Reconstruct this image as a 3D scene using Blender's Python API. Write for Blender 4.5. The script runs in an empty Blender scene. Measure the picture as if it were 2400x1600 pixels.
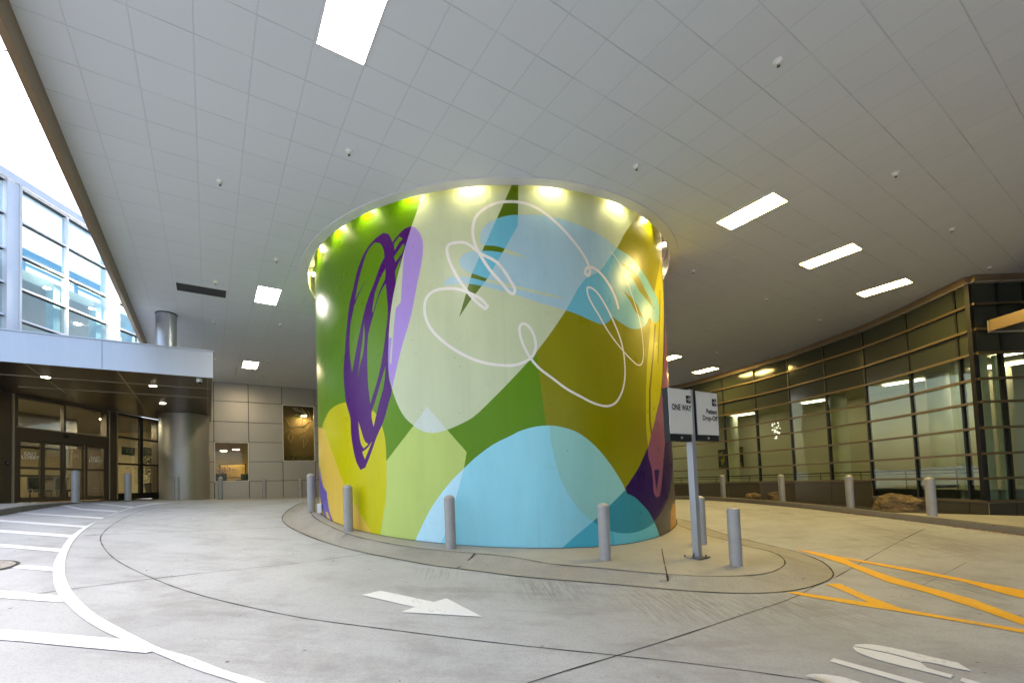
import bpy, bmesh, math, random
import numpy as np
from mathutils import Vector
from mathutils.geometry import delaunay_2d_cdt
random.seed(7); rng = np.random.default_rng(5)
S = bpy.context.scene; COL = S.collection
EYE = 1.6
# ------------------------------------------------------------------ camera
F_, PX_, PY_ = 1035.5551, 1109.5712, 1091.1908
RM = np.array([[0.99935764, 0., 0.03583737], [0.00148792, 0.99913772, -0.0414921], [-0.03580647, 0.04151877, 0.99849591]])
cam = bpy.data.cameras.new('camera'); co = bpy.data.objects.new('camera', cam); COL.objects.link(co); S.camera = co
cam.sensor_width = 36; cam.lens = F_ / 2400 * 36; cam.clip_end = 2000; cam.clip_start = .05
cam.shift_x = (1200 - PX_) / 2400; cam.shift_y = (PY_ - 800) / 2400
from mathutils import Matrix
co.matrix_world = Matrix(((RM[0, 0], RM[0, 2], -RM[0, 1], 0), (RM[1, 0], RM[1, 2], -RM[1, 1], 0), (RM[2, 0], RM[2, 2], -RM[2, 1], EYE), (0, 0, 0, 1)))
def ray(x, y): return RM @ np.array([(x - PX_) / F_, 1, -(y - PY_) / F_])
# survey of the place: a sight line from where the photograph was taken meets a level, an upright plane or the ground
def at_z(x, y, z):                       # z relative to the eye
    w = ray(x, y); w = w * z / w[2]; return w[0], w[1]
def at_plane(x, y, P, d):                # upright plane through P along d -> (s, world z)
    w = ray(x, y); A = np.array([[w[0], -d[0]], [w[1], -d[1]]]); t, s = np.linalg.solve(A, np.array(P, float)[:2])
    return s, w[2] * t + EYE
U_ = np.array([.857, .5157]); V_ = np.array([-.5157, .857])
def uv2xy(u, v): return tuple(U_ * u + V_ * v)
def xy2uv(x, y): return x * U_[0] + y * U_[1], x * V_[0] + y * V_[1]
# ------------------------------------------------------------------ terrain (heights relative to eye)
CP = np.array([(-4.06,11.0,-.67),(-2.58,8.99,-1.0),(-.45,7.86,-1.26),(2.13,7.41,-1.47),(4.44,8.76,-1.47),(4.22,7.27,-1.61),
(10.2,18.1,-1.05),(10.6,15.3,-1.10),(10.8,12.8,-1.19),(11.0,10.7,-1.30),(-11.5,12.75,-.13),(-11.55,14.8,-.15),(-11.2,16.6,-.2),(-10.5,18.25,-.26),
(-9.6,20.3,-.33),(-8.7,22.2,-.36),(0,0,-1.6),(-5,2,-1.2),(5,1,-1.75),(9,3,-1.62),(-10,5,-.62),(-14.5,16,-.13),(-14.5,11,-.1),(0,26,-.7),(6,24,-1.0),
(17,8,-1.8),(0,-8,-1.6),(-20,0,-.3),(20,0,-1.9),(-20,25,-.1),(15,27,-1.6),(12.6,20,-1.42),(15,17.5,-1.68),(14.6,12.6,-1.72),(13,24,-1.5)])
def _tps(C):
    n = len(C); d = np.hypot(C[:, None, 0] - C[None, :, 0], C[:, None, 1] - C[None, :, 1])
    K = np.where(d > 0, d * d * np.log(d + 1e-12), 0) + .2 * np.eye(n); P = np.c_[np.ones(n), C[:, :2]]
    return np.linalg.solve(np.block([[K, P], [P.T, np.zeros((3, 3))]]), np.r_[C[:, 2], 0, 0, 0])
TW = _tps(CP)
def H(x, y):                             # world height of the road
    x = np.clip(np.asarray(x, float), -22, 22); y = np.clip(np.asarray(y, float), -9, 30)
    d = np.hypot(x[..., None] - CP[:, 0], y[..., None] - CP[:, 1])
    return (np.where(d > 0, d * d * np.log(d + 1e-12), 0) @ TW[:len(CP)]) + TW[-3] + TW[-2] * x + TW[-1] * y + EYE
def hit(x, y, off=0.):                   # sight line -> ground
    w = ray(x, y); w = w / np.hypot(w[0], w[1]); t = np.linspace(1., 60, 3000)
    g = w[2] * t + EYE - H(w[0] * t, w[1] * t) - off; i = int(np.argmax(g < 0)); i = max(i, 1)
    a = t[i - 1] + (t[i] - t[i - 1]) * g[i - 1] / (g[i - 1] - g[i]); return np.array([w[0] * a, w[1] * a])
# ------------------------------------------------------------------ materials
def lin(h):
    if not isinstance(h, str): return tuple(h)
    h = h.lstrip('#'); c = [int(h[i:i + 2], 16) / 255 for i in (0, 2, 4)]
    return tuple(x / 12.92 if x <= .04045 else ((x + .055) / 1.055) ** 2.4 for x in c)
class NT:
    def __init__(s, name):
        s.m = bpy.data.materials.new(name); s.m.use_nodes = True; s.t = s.m.node_tree; s.n = s.t.nodes; s.n.clear()
        s.out = s.n.new('ShaderNodeOutputMaterial')
    def add(s, ty, ins=None, **k):
        n = s.n.new(ty)
        for a, b in k.items(): setattr(n, a, b)
        for a, b in (ins or {}).items():
            if hasattr(b, 'is_output') or isinstance(b, bpy.types.NodeSocket): s.t.links.new(b, n.inputs[a])
            else: n.inputs[a].default_value = b
        return n
    def math(s, op, a, b=None, c=None):
        d = {0: a}
        if b is not None: d[1] = b
        if c is not None: d[2] = c
        return s.add('ShaderNodeMath', d, operation=op).outputs[0]
    def mix(s, f, a, b, ty='MIX'):
        n = s.n.new('ShaderNodeMix'); n.data_type = 'RGBA'; n.blend_type = ty
        for i, v in ((0, f), (6, a), (7, b)):
            if isinstance(v, bpy.types.NodeSocket): s.t.links.new(v, n.inputs[i])
            else: n.inputs[i].default_value = v if i == 0 else (*v[:3], 1)
        return n.outputs[2]
    def ramp(s, v, a, b):
        return s.add('ShaderNodeMapRange', {0: v, 1: a, 2: b, 3: 0., 4: 1.}).outputs[0]
    def noise(s, vec, sc, det=4, rough=.55):
        return s.add('ShaderNodeTexNoise', {'Vector': vec, 'Scale': sc, 'Detail': det, 'Roughness': rough}).outputs[0]
    def done(s, sh): s.t.links.new(sh, s.out.inputs[0]); return s.m
def pos(n, sc=None):
    v = n.add('ShaderNodeNewGeometry').outputs['Position']
    if sc: v = n.add('ShaderNodeVectorMath', {0: v, 1: sc}, operation='MULTIPLY').outputs[0]
    return v
_mc = {}
def mat(name, col, rough=.5, metal=0., var=.12, vs=3., bump=.0, bs=40., spec=.5, stretch=None, coat=0.):
    if name in _mc: return _mc[name]
    n = NT(name); c = lin(col); v = pos(n, stretch)
    f = n.noise(v, vs, 5); f2 = n.ramp(f, .3, .7)
    colr = n.mix(f2, [x * (1 - var) for x in c], [min(1, x * (1 + var)) for x in c])
    b = n.add('ShaderNodeBsdfPrincipled', {'Base Color': colr, 'Metallic': metal, 'Roughness': rough, 'Specular IOR Level': spec, 'Coat Weight': coat})
    r2 = n.math('MULTIPLY_ADD', f, rough * .3, rough * .85); n.t.links.new(r2, b.inputs['Roughness'])
    if bump:
        hh = n.noise(v, bs, 6, .6)
        bn = n.add('ShaderNodeBump', {'Height': hh, 'Strength': bump, 'Distance': .02}); n.t.links.new(bn.outputs[0], b.inputs['Normal'])
    _mc[name] = n.done(b.outputs[0]); return _mc[name]
def emit(name, col, st):
    if name in _mc: return _mc[name]
    n = NT(name); e = n.add('ShaderNodeEmission', {'Color': (*lin(col), 1), 'Strength': st}); _mc[name] = n.done(e.outputs[0]); return _mc[name]
def glass(name, tint, refl=.12, rcol=(.9, .95, 1), wob=.02, fk=1.):
    n = NT(name); t = n.add('ShaderNodeBsdfTransparent', {'Color': (*lin(tint), 1)})
    bn = n.add('ShaderNodeBump', {'Height': n.noise(pos(n), .7, 1), 'Strength': wob, 'Distance': .3})
    g = n.add('ShaderNodeBsdfGlossy', {'Color': (*rcol, 1), 'Roughness': .015, 'Normal': bn.outputs[0]})
    fr = n.add('ShaderNodeLayerWeight', {'Blend': .25}).outputs['Fresnel']
    f = n.math('MULTIPLY_ADD', fr, fk, refl)
    m = n.add('ShaderNodeMixShader', {0: n.math('MINIMUM', f, .9), 1: t.outputs[0], 2: g.outputs[0]}); return n.done(m.outputs[0])
def concrete(name, col, stain=.5, groove=True, warm=None, fine=1.):
    n = NT(name); p = pos(n); c = lin(col)
    big = n.noise(p, .35, 5, .6); mid = n.noise(p, 1.7, 6, .65); fi = n.noise(p, 48, 6, .8); sp = n.noise(p, 9, 3, .5)
    colr = n.mix(n.ramp(big, .3, .72), [x * .78 for x in c], [x * 1.1 for x in c])
    colr = n.mix(n.math('MULTIPLY', n.ramp(mid, .5, .66), .3 * stain), colr, [x * .55 for x in c])
    st = n.noise(n.add('ShaderNodeVectorMath', {0: p, 1: (.5, 2.4, 1)}, operation='MULTIPLY').outputs[0], 1.1, 6, .7)
    colr = n.mix(n.math('MULTIPLY', n.ramp(st, .53, .68), .34 * stain), colr, [c[0] * .42, c[1] * .39, c[2] * .36])
    colr = n.mix(n.math('MULTIPLY', n.ramp(fi, .35, .7), .26 * fine), [x * .8 for x in c], colr, 'MIX') if False else n.mix(n.math('MULTIPLY', n.ramp(fi, .48, .62), .5 * fine), colr, [x * .5 for x in c])
    pit = n.add('ShaderNodeTexVoronoi', {'Vector': p, 'Scale': 3.6, 'Randomness': 1.}).outputs['Distance']
    pm = n.math('MULTIPLY', n.math('LESS_THAN', pit, .06), n.math('GREATER_THAN', sp, .49))
    colr = n.mix(n.math('MULTIPLY', pm, .75), colr, (.03, .025, .02))
    b = n.add('ShaderNodeBsdfPrincipled', {'Base Color': colr, 'Roughness': .62, 'Specular IOR Level': .35})
    hh = n.math('MULTIPLY_ADD', fi, .35, n.math('MULTIPLY', mid, .5))
    if groove:
        q = n.add('ShaderNodeMapping', {'Vector': p, 'Rotation': (0, 0, math.radians(-38)), 'Scale': (55., 2.2, 1.)}).outputs[0]
        w = n.noise(q, 1., 3, .7); hh = n.math('MULTIPLY_ADD', w, .5, hh)
        dk = n.add('ShaderNodeMapping', {'Vector': p, 'Rotation': (0, 0, math.radians(-38)), 'Scale': (26., 1.6, 1.)}).outputs[0]; dk = n.noise(dk, 1., 5, .7)
        gm = None
        for (cx, cy, rx) in ((2.6, 5.7, 1.5), (3.9, 5.6, 1.4), (6.4, 6.0, 1.0), (1.0, 6.2, 1.0), (-.6, 6.75, .6), (8.6, 8.5, 2.), (8.9, 12.5, 2.2)):
            d = n.add('ShaderNodeVectorMath', {0: p, 1: (cx, cy, .1)}, operation='DISTANCE').outputs['Value']; g = n.add('ShaderNodeMapRange', {0: d, 1: 0., 2: rx, 3: 1., 4: 0.}, interpolation_type='SMOOTHSTEP').outputs[0]
            gm = g if gm is None else n.math('MAXIMUM', gm, g)
        colr = n.mix(n.math('MULTIPLY', n.math('MULTIPLY', gm, n.ramp(dk, .42, .66)), .75), colr, [c[0] * .3, c[1] * .28, c[2] * .25])
        dd = n.add('ShaderNodeVectorMath', {0: n.add('ShaderNodeVectorMath', {0: p, 1: (1, 1, 0)}, operation='MULTIPLY').outputs[0], 1: (.566, 12.88, 0)}, operation='DISTANCE').outputs['Value']
        tk = None
        for rr in (7.15, 8.75, 9.35, 11.2):
            g = n.add('ShaderNodeMapRange', {0: n.math('ABSOLUTE', n.math('SUBTRACT', n.math('MULTIPLY_ADD', big, .8, dd), rr + .4)), 1: .05, 2: .42, 3: 1., 4: 0.}, interpolation_type='SMOOTHSTEP').outputs[0]; tk = g if tk is None else n.math('MAXIMUM', tk, g)
        colr = n.mix(n.math('MULTIPLY', n.math('MULTIPLY', tk, n.ramp(mid, .35, .65)), .24), colr, [c[0] * .4, c[1] * .37, c[2] * .33])
        bl = n.noise(p, .8, 5, .7); colr = n.mix(n.math('MULTIPLY', n.ramp(bl, .54, .64), .2), colr, [c[0] * .5, c[1] * .47, c[2] * .4])
        b.inputs['Base Color'].default_value = (1, 1, 1, 1); n.t.links.new(colr, b.inputs['Base Color'])
    bn = n.add('ShaderNodeBump', {'Height': hh, 'Strength': .45, 'Distance': .006}); n.t.links.new(bn.outputs[0], b.inputs['Normal'])
    return n.done(b.outputs[0])
def mural_mat(name, col):
    n = NT(name); p = pos(n); c = lin(col)
    a = n.noise(n.add('ShaderNodeVectorMath', {0: p, 1: (1, 1, .25)}, operation='MULTIPLY').outputs[0], .9, 5, .6)
    colr = n.mix(n.ramp(a, .32, .7), [x * .9 for x in c], [min(1, x * 1.07) for x in c])
    pit = n.add('ShaderNodeTexVoronoi', {'Vector': p, 'Scale': 4.5}).outputs['Distance']
    msk = n.math('MULTIPLY', n.math('LESS_THAN', pit, .05), n.math('GREATER_THAN', n.noise(p, 1.3, 2), .56))
    colr = n.mix(n.math('MULTIPLY', msk, .6), colr, [x * .25 for x in c])
    dz = n.add('ShaderNodeMapping', {'Vector': p, 'Scale': (5., 5., .12)}).outputs[0]; dr_ = n.ramp(n.noise(dz, 1., 4, .6), .6, .74)
    colr = n.mix(n.math('MULTIPLY', dr_, .16), colr, [x * .45 + .02 for x in c])
    b = n.add('ShaderNodeBsdfPrincipled', {'Base Color': colr, 'Roughness': .3, 'Specular IOR Level': .24})
    f = n.noise(p, 14, 4, .6); n.t.links.new(n.math('MULTIPLY_ADD', n.noise(p, 2.5, 4), .22, .2), b.inputs['Roughness'])
    hh = n.math('ADD', n.math('MULTIPLY', n.noise(p, 3., 4, .6), 1.), n.math('MULTIPLY', f, .12))
    hh = n.math('SUBTRACT', hh, n.math('MULTIPLY', msk, .2))
    bn = n.add('ShaderNodeBump', {'Height': hh, 'Strength': .35, 'Distance': .02}); n.t.links.new(bn.outputs[0], b.inputs['Normal'])
    return n.done(b.outputs[0])
# ------------------------------------------------------------------ mesh helpers
class MB:
    def __init__(s): s.v = []; s.f = []; s.mi = []; s.uv = None
    def quad(s, *p, m=0):
        k = len(s.v); s.v += [tuple(map(float, q)) for q in p]; s.f.append(tuple(range(k, k + len(p)))); s.mi.append(m)
    def obox(s, o, a, b, c, m=0):        # corner o, edge vectors a b c
        o, a, b, c = (np.array(x, float) for x in (o, a, b, c)); k = len(s.v)
        if np.dot(np.cross(a, b), c) < 0: o = o + a; a = -a
        for i in (0, 1):
            for j in (0, 1):
                for l in (0, 1): s.v.append(tuple(o + a * i + b * j + c * l))
        for f in ((0, 1, 3, 2), (4, 6, 7, 5), (0, 4, 5, 1), (2, 3, 7, 6), (0, 2, 6, 4), (1, 5, 7, 3)): s.f.append(tuple(k + q for q in f)); s.mi.append(m)
    def box(s, x0, x1, y0, y1, z0, z1, m=0): s.obox((x0, y0, z0), (x1 - x0, 0, 0), (0, y1 - y0, 0), (0, 0, z1 - z0), m)
    def wallbox(s, P, d, s0, s1, z0, z1, n0, n1, m=0):   # along d from s0..s1, depth n0..n1 along the left normal
        d = np.array(d, float); nrm = np.array([-d[1], d[0]]); o = np.array(P[:2]) + d * s0 + nrm * n0
        s.obox((*o, z0), (*(d * (s1 - s0)), 0), (*(nrm * (n1 - n0)), 0), (0, 0, z1 - z0), m)
    def prism(s, pts, z0, z1, m=0):
        k = len(s.v); n = len(pts)
        ar = sum(pts[i][0] * pts[(i + 1) % n][1] - pts[(i + 1) % n][0] * pts[i][1] for i in range(n))
        if ar < 0: pts = pts[::-1]
        s.v += [(p[0], p[1], z0) for p in pts] + [(p[0], p[1], z1) for p in pts]
        s.f += [tuple(k + i for i in range(n))[::-1], tuple(k + n + i for i in range(n))]; s.mi += [m, m]
        for i in range(n): j = (i + 1) % n; s.f.append((k + i, k + j, k + n + j, k + n + i)); s.mi.append(m)
    def lathe(s, prof, c=(0, 0), n=32, m=0, cap=True):    # prof [(r,z)] bottom -> top
        k = len(s.v)
        for r, z in prof:
            for i in range(n): a = 2 * math.pi * i / n; s.v.append((c[0] + r * math.cos(a), c[1] + r * math.sin(a), z))
        for q in range(len(prof) - 1):
            for i in range(n):
                j = (i + 1) % n; s.f.append((k + q * n + i, k + q * n + j, k + (q + 1) * n + j, k + (q + 1) * n + i)); s.mi.append(m)
        if cap:
            s.f += [tuple(k + i for i in range(n))[::-1], tuple(k + (len(prof) - 1) * n + i for i in range(n))]; s.mi += [m, m]
    def tube(s, pts, r, n=8, m=0):
        pts = [np.array(p, float) for p in pts]; k = len(s.v)
        for i, p in enumerate(pts):
            t = pts[min(i + 1, len(pts) - 1)] - pts[max(i - 1, 0)]; t /= np.linalg.norm(t)
            a = np.cross(t, (0, 0, 1) if abs(t[2]) < .9 else (1, 0, 0)); a /= np.linalg.norm(a); b = np.cross(t, a)
            rr = r[i] if isinstance(r, (list, tuple)) else r
            for j in range(n): g = 2 * math.pi * j / n; s.v.append(tuple(p + rr * (a * math.cos(g) + b * math.sin(g))))
        for i in range(len(pts) - 1):
            for j in range(n): l = (j + 1) % n; s.f.append((k + i * n + j, k + i * n + l, k + (i + 1) * n + l, k + (i + 1) * n + j)); s.mi.append(m)
        s.f += [tuple(k + j for j in range(n)), tuple(k + (len(pts) - 1) * n + j for j in range(n))[::-1]]; s.mi += [m, m]
    def build(s, name, mats, parent=None, smooth=False, bev=0.):
        me = bpy.data.meshes.new(name); off = Vector((0, 0, 0)); p = parent
        while p is not None: off += p.location; p = p.parent
        me.from_pydata([(x - off[0], y - off[1], z - off[2]) for x, y, z in s.v], [], s.f)
        for m in (mats if isinstance(mats, (list, tuple)) else [mats]): me.materials.append(m)
        me.polygons.foreach_set('material_index', s.mi)
        if smooth: me.polygons.foreach_set('use_smooth', [True] * len(me.polygons))
        me.update(); o = bpy.data.objects.new(name, me); COL.objects.link(o)
        if parent is not None: o.parent = parent
        if smooth and smooth != 'all': _autosmooth(me, 35)
        if bev:
            b = o.modifiers.new('bevel', 'BEVEL'); b.width = bev; b.segments = 2; b.limit_method = 'ANGLE'; b.angle_limit = .6
        return o
def _autosmooth(me, deg):
    bm = bmesh.new(); bm.from_mesh(me); bmesh.ops.remove_doubles(bm, verts=bm.verts, dist=1e-5)
    for e in bm.edges:
        if len(e.link_faces) == 2 and e.calc_face_angle(0) > math.radians(deg): e.smooth = False
    bm.to_mesh(me); bm.free()
def tag(o, label=None, cat=None, group=None, kind=None):
    if label: o['label'] = label
    if cat: o['category'] = cat
    if group: o['group'] = group
    if kind: o['kind'] = kind
    return o
def thing(name, label, cat, loc, group=None):
    o = bpy.data.objects.new(name, None); COL.objects.link(o); o.location = loc; return tag(o, label, cat, group)
def st(o): return tag(o, kind='structure')
def copy_tree(o, parent=None):
    c = o.copy(); COL.objects.link(c)
    if parent is not None: c.parent = parent
    for ch in [x for x in o.children]: copy_tree(ch, c)
    return c
def smooth_line(P, closed=False, sub=4, corner=42):
    P = [np.array(p, float) for p in P]; n = len(P); out = []; T = []
    for i in range(n):
        a = P[(i - 1) % n] if (closed or i > 0) else None; b = P[(i + 1) % n] if (closed or i < n - 1) else None
        if a is None: T.append((b - P[i],) * 2); continue
        if b is None: T.append((P[i] - a,) * 2); continue
        u, v = P[i] - a, b - P[i]; lu, lv = np.linalg.norm(u) + 1e-9, np.linalg.norm(v) + 1e-9
        if np.dot(u, v) / lu / lv < math.cos(math.radians(corner)): T.append((u, v)); continue
        t = (u / lu + v / lv); t /= np.linalg.norm(t) + 1e-9; T.append((t * lu, t * lv))
    for i in range(n if closed else n - 1):
        j = (i + 1) % n; p, q = P[i], P[j]; a, b = T[i][1], T[j][0]
        for k in range(sub):
            t = k / sub; out.append((2*t**3 - 3*t**2 + 1) * p + (t**3 - 2*t**2 + t) * a + (-2*t**3 + 3*t**2) * q + (t**3 - t**2) * b)
    if not closed: out.append(P[-1])
    return out
def inpoly(pts, poly):
    x, y = pts[:, 0], pts[:, 1]; r = np.zeros(len(pts), bool); n = len(poly)
    for i in range(n):
        x1, y1 = poly[i]; x2, y2 = poly[(i + 1) % n]
        if y1 == y2: continue
        r ^= ((y1 > y) != (y2 > y)) & (x < (x2 - x1) * (y - y1) / (y2 - y1) + x1)
    return r
def pline_dist(pts, L):
    d = np.full(len(pts), 1e9); ti = np.zeros(len(pts))
    for i in range(len(L) - 1):
        a, b = np.array(L[i]), np.array(L[i + 1]); ab = b - a; t = np.clip(((pts - a) @ ab) / (ab @ ab + 1e-12), 0, 1)
        q = np.hypot(*(pts - (a + t[:, None] * ab)).T); w = q < d; d[w] = q[w]; ti[w] = i + t[w]
    return d, ti
def cdt(loops, lines, extra=()):
    vs, es = [], []
    for L in loops:
        k = len(vs); vs += [tuple(p) for p in L]; es += [(k + i, k + (i + 1) % len(L)) for i in range(len(L))]
    for L in lines:
        k = len(vs); vs += [tuple(p) for p in L]; es += [(k + i, k + i + 1) for i in range(len(L) - 1)]
    vs += [tuple(p) for p in extra]
    r = delaunay_2d_cdt([Vector((float(a), float(b))) for a, b in vs], es, [], 0, 1e-5)
    return np.array([(v.x, v.y) for v in r[0]]), [tuple(f) for f in r[2]]
def ground_patch(name, loops, zf, m, step=.5, keep=None, parent=None):
    """a sheet on the ground bounded by the loops (world xy), height zf(x,y)"""
    A = np.concatenate([np.array(l) for l in loops]); x0, y0 = A.min(0); x1, y1 = A.max(0)
    ex = [(x, y) for x in np.arange(x0 + step / 2, x1, step) for y in np.arange(y0 + step / 2, y1, step)]
    V, Fc = cdt(loops, [], ex); c = np.array([V[list(f)].mean(0) for f in Fc])
    k = np.zeros(len(Fc), bool)
    for l in loops: k |= inpoly(c, np.array(l))
    if keep is not None: k &= keep(c)
    Z = zf(V[:, 0], V[:, 1]); b = MB(); b.v = [(x, y, z) for (x, y), z in zip(V, Z)]
    for f, q in zip(Fc, k):
        if q:
            a = V[f[1]] - V[f[0]]; d = V[f[2]] - V[f[0]]
            b.f.append(f if a[0] * d[1] - a[1] * d[0] > 0 else f[::-1]); b.mi.append(0)
    return b.build(name, m, parent, smooth='all')
def ribbon_outline(L, w):
    L = [np.array(p, float) for p in L]; l, r = [], []
    for i, p in enumerate(L):
        t = L[min(i + 1, len(L) - 1)] - L[max(i - 1, 0)]; t /= np.linalg.norm(t) + 1e-9; nn = np.array([-t[1], t[0]])
        ww = w[i] if hasattr(w, '__len__') else w; l.append(p + nn * ww / 2); r.append(p - nn * ww / 2)
    return l, r
def ground_ribbon(mb, L, w, zf, dz=.005, sub=4):
    L = smooth_line(L, sub=sub); L2 = []
    for a, b in zip(L[:-1], L[1:]):
        k = max(1, int(np.linalg.norm(b - a) / .3))
        L2 += [a + (b - a) * i / k for i in range(k)]
    L2.append(L[-1]); jit = [w * random.uniform(.6, 1.5) for _ in L2]; l, r = ribbon_outline(L2, jit)
    for i in range(len(L2) - 1):
        q = [r[i], r[i + 1], l[i + 1], l[i]]; mb.quad(*[(p[0], p[1], float(zf(p[0], p[1])) + dz) for p in q])
# ------------------------------------------------------------------ common materials
M_road = concrete('road_concrete', '#abadb0', 1.1)
M_isl = concrete('island_concrete', '#a5a196', .6, False)
M_gut = concrete('gutter_concrete', '#9a978f', 1., False)
M_walk = concrete('sidewalk_concrete', '#aeaba0', .4, False)
M_kerb = concrete('kerb_concrete', '#6f6b64', .9, False)
M_joint = mat('joint_sealant', '#26241f', .8, var=.4, vs=20)
def paint(name, col, wear=.5):
    n = NT(name); p = pos(n); c = lin(col)
    f = n.noise(p, 22, 6, .75); g = n.noise(p, 2.2, 4, .6)
    msk = n.math('MULTIPLY', n.ramp(n.math('MULTIPLY_ADD', g, .5, n.math('MULTIPLY', f, .6)), .6, .68), wear)
    colr = n.mix(n.ramp(g, .3, .7), [x * .92 for x in c], c); colr = n.mix(msk, colr, lin('#8f8b80'))
    b = n.add('ShaderNodeBsdfPrincipled', {'Base Color': colr, 'Roughness': .55})
    bn = n.add('ShaderNodeBump', {'Height': f, 'Strength': .3, 'Distance': .004}); n.t.links.new(bn.outputs[0], b.inputs['Normal']); return n.done(b.outputs[0])
M_white = paint('white_road_paint', '#d6d7da', .8); M_yel = paint('yellow_road_paint', '#e6a800', .55)
M_alu = mat('brushed_aluminium', '#b9bcc2', .38, .75, .04, 2)
M_bol = mat('bollard_paint', '#9d9b98', .42, .15, .08, 5, .06, 60)
M_dark = mat('dark_bronze_frame', '#23201b', .4, .4, .1)
M_black = mat('black_gasket', '#0c0c0b', .5)
M_tan = mat('tan_bronze_metal', '#8a7558', .42, .45, .06, 1.5)
M_wall = mat('taupe_metal_panel', '#b3afaa', .4, .35, .05, .8)
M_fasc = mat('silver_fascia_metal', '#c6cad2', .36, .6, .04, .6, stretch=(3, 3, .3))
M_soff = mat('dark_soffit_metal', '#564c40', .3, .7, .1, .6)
M_trimw = mat('white_trim', '#d9d9d7', .5, 0, .04)
M_lamp = emit('lamp_diffuser', (1., .72, .22), 33.); M_lampn = emit('neutral_lamp_diffuser', (1., .94, .84), 13.); M_lampw = emit('warm_lamp_diffuser', (1., .8, .5), 22.)
M_lampc = emit('cool_lamp_diffuser', '#f4f6ff', 14.)
M_can = emit('downlight_lens', '#ffe9c4', 20.)
# ------------------------------------------------------------------ world and sun
W = bpy.data.worlds.new('World'); S.world = W; W.use_nodes = True; wn = W.node_tree.nodes; wn.clear()
wo = wn.new('ShaderNodeOutputWorld'); bg = wn.new('ShaderNodeBackground'); sk = wn.new('ShaderNodeTexSky')
sk.sky_type = 'NISHITA'; sk.sun_disc = False; sk.sun_elevation = math.radians(52); sk.sun_rotation = math.radians(-70); sk.air_density = 1.; sk.dust_density = 3.5; sk.ozone_density = 1.
bg.inputs[1].default_value = .15; W.node_tree.links.new(sk.outputs[0], bg.inputs[0]); W.node_tree.links.new(bg.outputs[0], wo.inputs[0])
sl = bpy.data.lights.new('sun', 'SUN'); so = bpy.data.objects.new('sun', sl); COL.objects.link(so)
sl.energy = .5; sl.angle = math.radians(25); sl.color = (.94, .97, 1)
az, el = math.radians(-70), math.radians(52)
so.rotation_euler = Vector((-math.sin(az) * math.cos(el), -math.cos(az) * math.cos(el), -math.sin(el))).to_track_quat('-Z', 'Y').to_euler()
# ------------------------------------------------------------------ ground
gx = np.concatenate([[-300, -120, -60], np.arange(-30, 30.1, .5), [60, 120, 300]]); gy = np.concatenate([[-300, -100, -40], np.arange(-14, 36.1, .5), [60, 120, 300]])
b = MB(); X, Y = np.meshgrid(gx, gy); Z = H(X, Y); b.v = [(float(x), float(y), float(z)) for x, y, z in zip(X.ravel(), Y.ravel(), Z.ravel())]; nx = len(gx)
for j in range(len(gy) - 1):
    for i in range(nx - 1): k = j * nx + i; b.f.append((k, k + 1, k + nx + 1, k + nx)); b.mi.append(0)
st(b.build('road', M_road, smooth='all'))
# island round the drum
DC = np.array([.566, 12.88]); DR = 4.79
outer_px = [(711.6,1176),(686,1188.7),(667,1203.6),(661,1215.5),(670,1229),(698,1245),(749,1266),(808,1284),(863,1297),(942,1312),(1016.7,1325.6),(1070,1332),(1135.7,1340.5),(1200,1349),(1349,1362),(1468,1371.7),(1563,1380.6),(1646,1386.6),(1750.6,1390.5),(1825,1387.5),(1864,1383),(1912,1371.4),(1943,1358.7),(1953,1348.5),(1950.5,1338),(1937.8,1324),(1920,1312.8),(1889,1300),(1860,1291),(1808.7,1279),(1762.8,1268),(1711,1255),(1661.4,1239.7),(1619,1222.4),(1577,1213)]
inner_px = [(732,1181.6),(727,1194),(735,1210),(754,1223),(783,1237.4),(818,1251.8),(859.4,1263),(923,1275.7),(1003,1287),(1111,1296.4),(1200,1305),(1289,1321),(1378.6,1328.6),(1468,1337.5),(1563,1345),(1646,1350),(1735.7,1349.4),(1795,1343.5),(1828,1331.5),(1840,1319.6),(1831,1304.8),(1807,1292.9),(1741.7,1278),(1711,1268),(1661.4,1255),(1619,1242),(1577,1224)]
def arc_back(r, a0, a1, n): return [DC + r * np.array([math.cos(math.radians(a0 + (a1 - a0) * i / n)), math.sin(math.radians(a0 + (a1 - a0) * i / n))]) for i in range(1, n)]
OUT = [hit(*p) for p in outer_px]; INN = [hit(*p, off=.14) for p in inner_px]
ao = [math.degrees(math.atan2(*(OUT[k] - DC)[::-1])) for k in (-1, 0)]; ai = [math.degrees(math.atan2(*(INN[k] - DC)[::-1])) for k in (-1, 0)]
OUT = smooth_line(OUT, sub=3); INN = smooth_line(INN, sub=3)
def lerp_arc(P, Q, n, bulge):
    r0, r1 = np.linalg.norm(P - DC), np.linalg.norm(Q - DC); a0 = math.atan2(*(P - DC)[::-1]); a1 = math.atan2(*(Q - DC)[::-1]) % (2 * math.pi)
    return [DC + ((r0 + (r1 - r0) * i / n) * (1 - math.sin(math.pi * i / n) * bulge)) * np.array([math.cos(a0 + (a1 - a0) * i / n), math.sin(a0 + (a1 - a0) * i / n)]) for i in range(1, n)]
OUT += lerp_arc(OUT[-1], OUT[0], 24, .02); INN += lerp_arc(INN[-1], INN[0], 24, -.02)
Oc = OUT + [OUT[0]]; Ic = INN + [INN[0]]; INNa = np.array(INN); OUTa = np.array(OUT)
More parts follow.
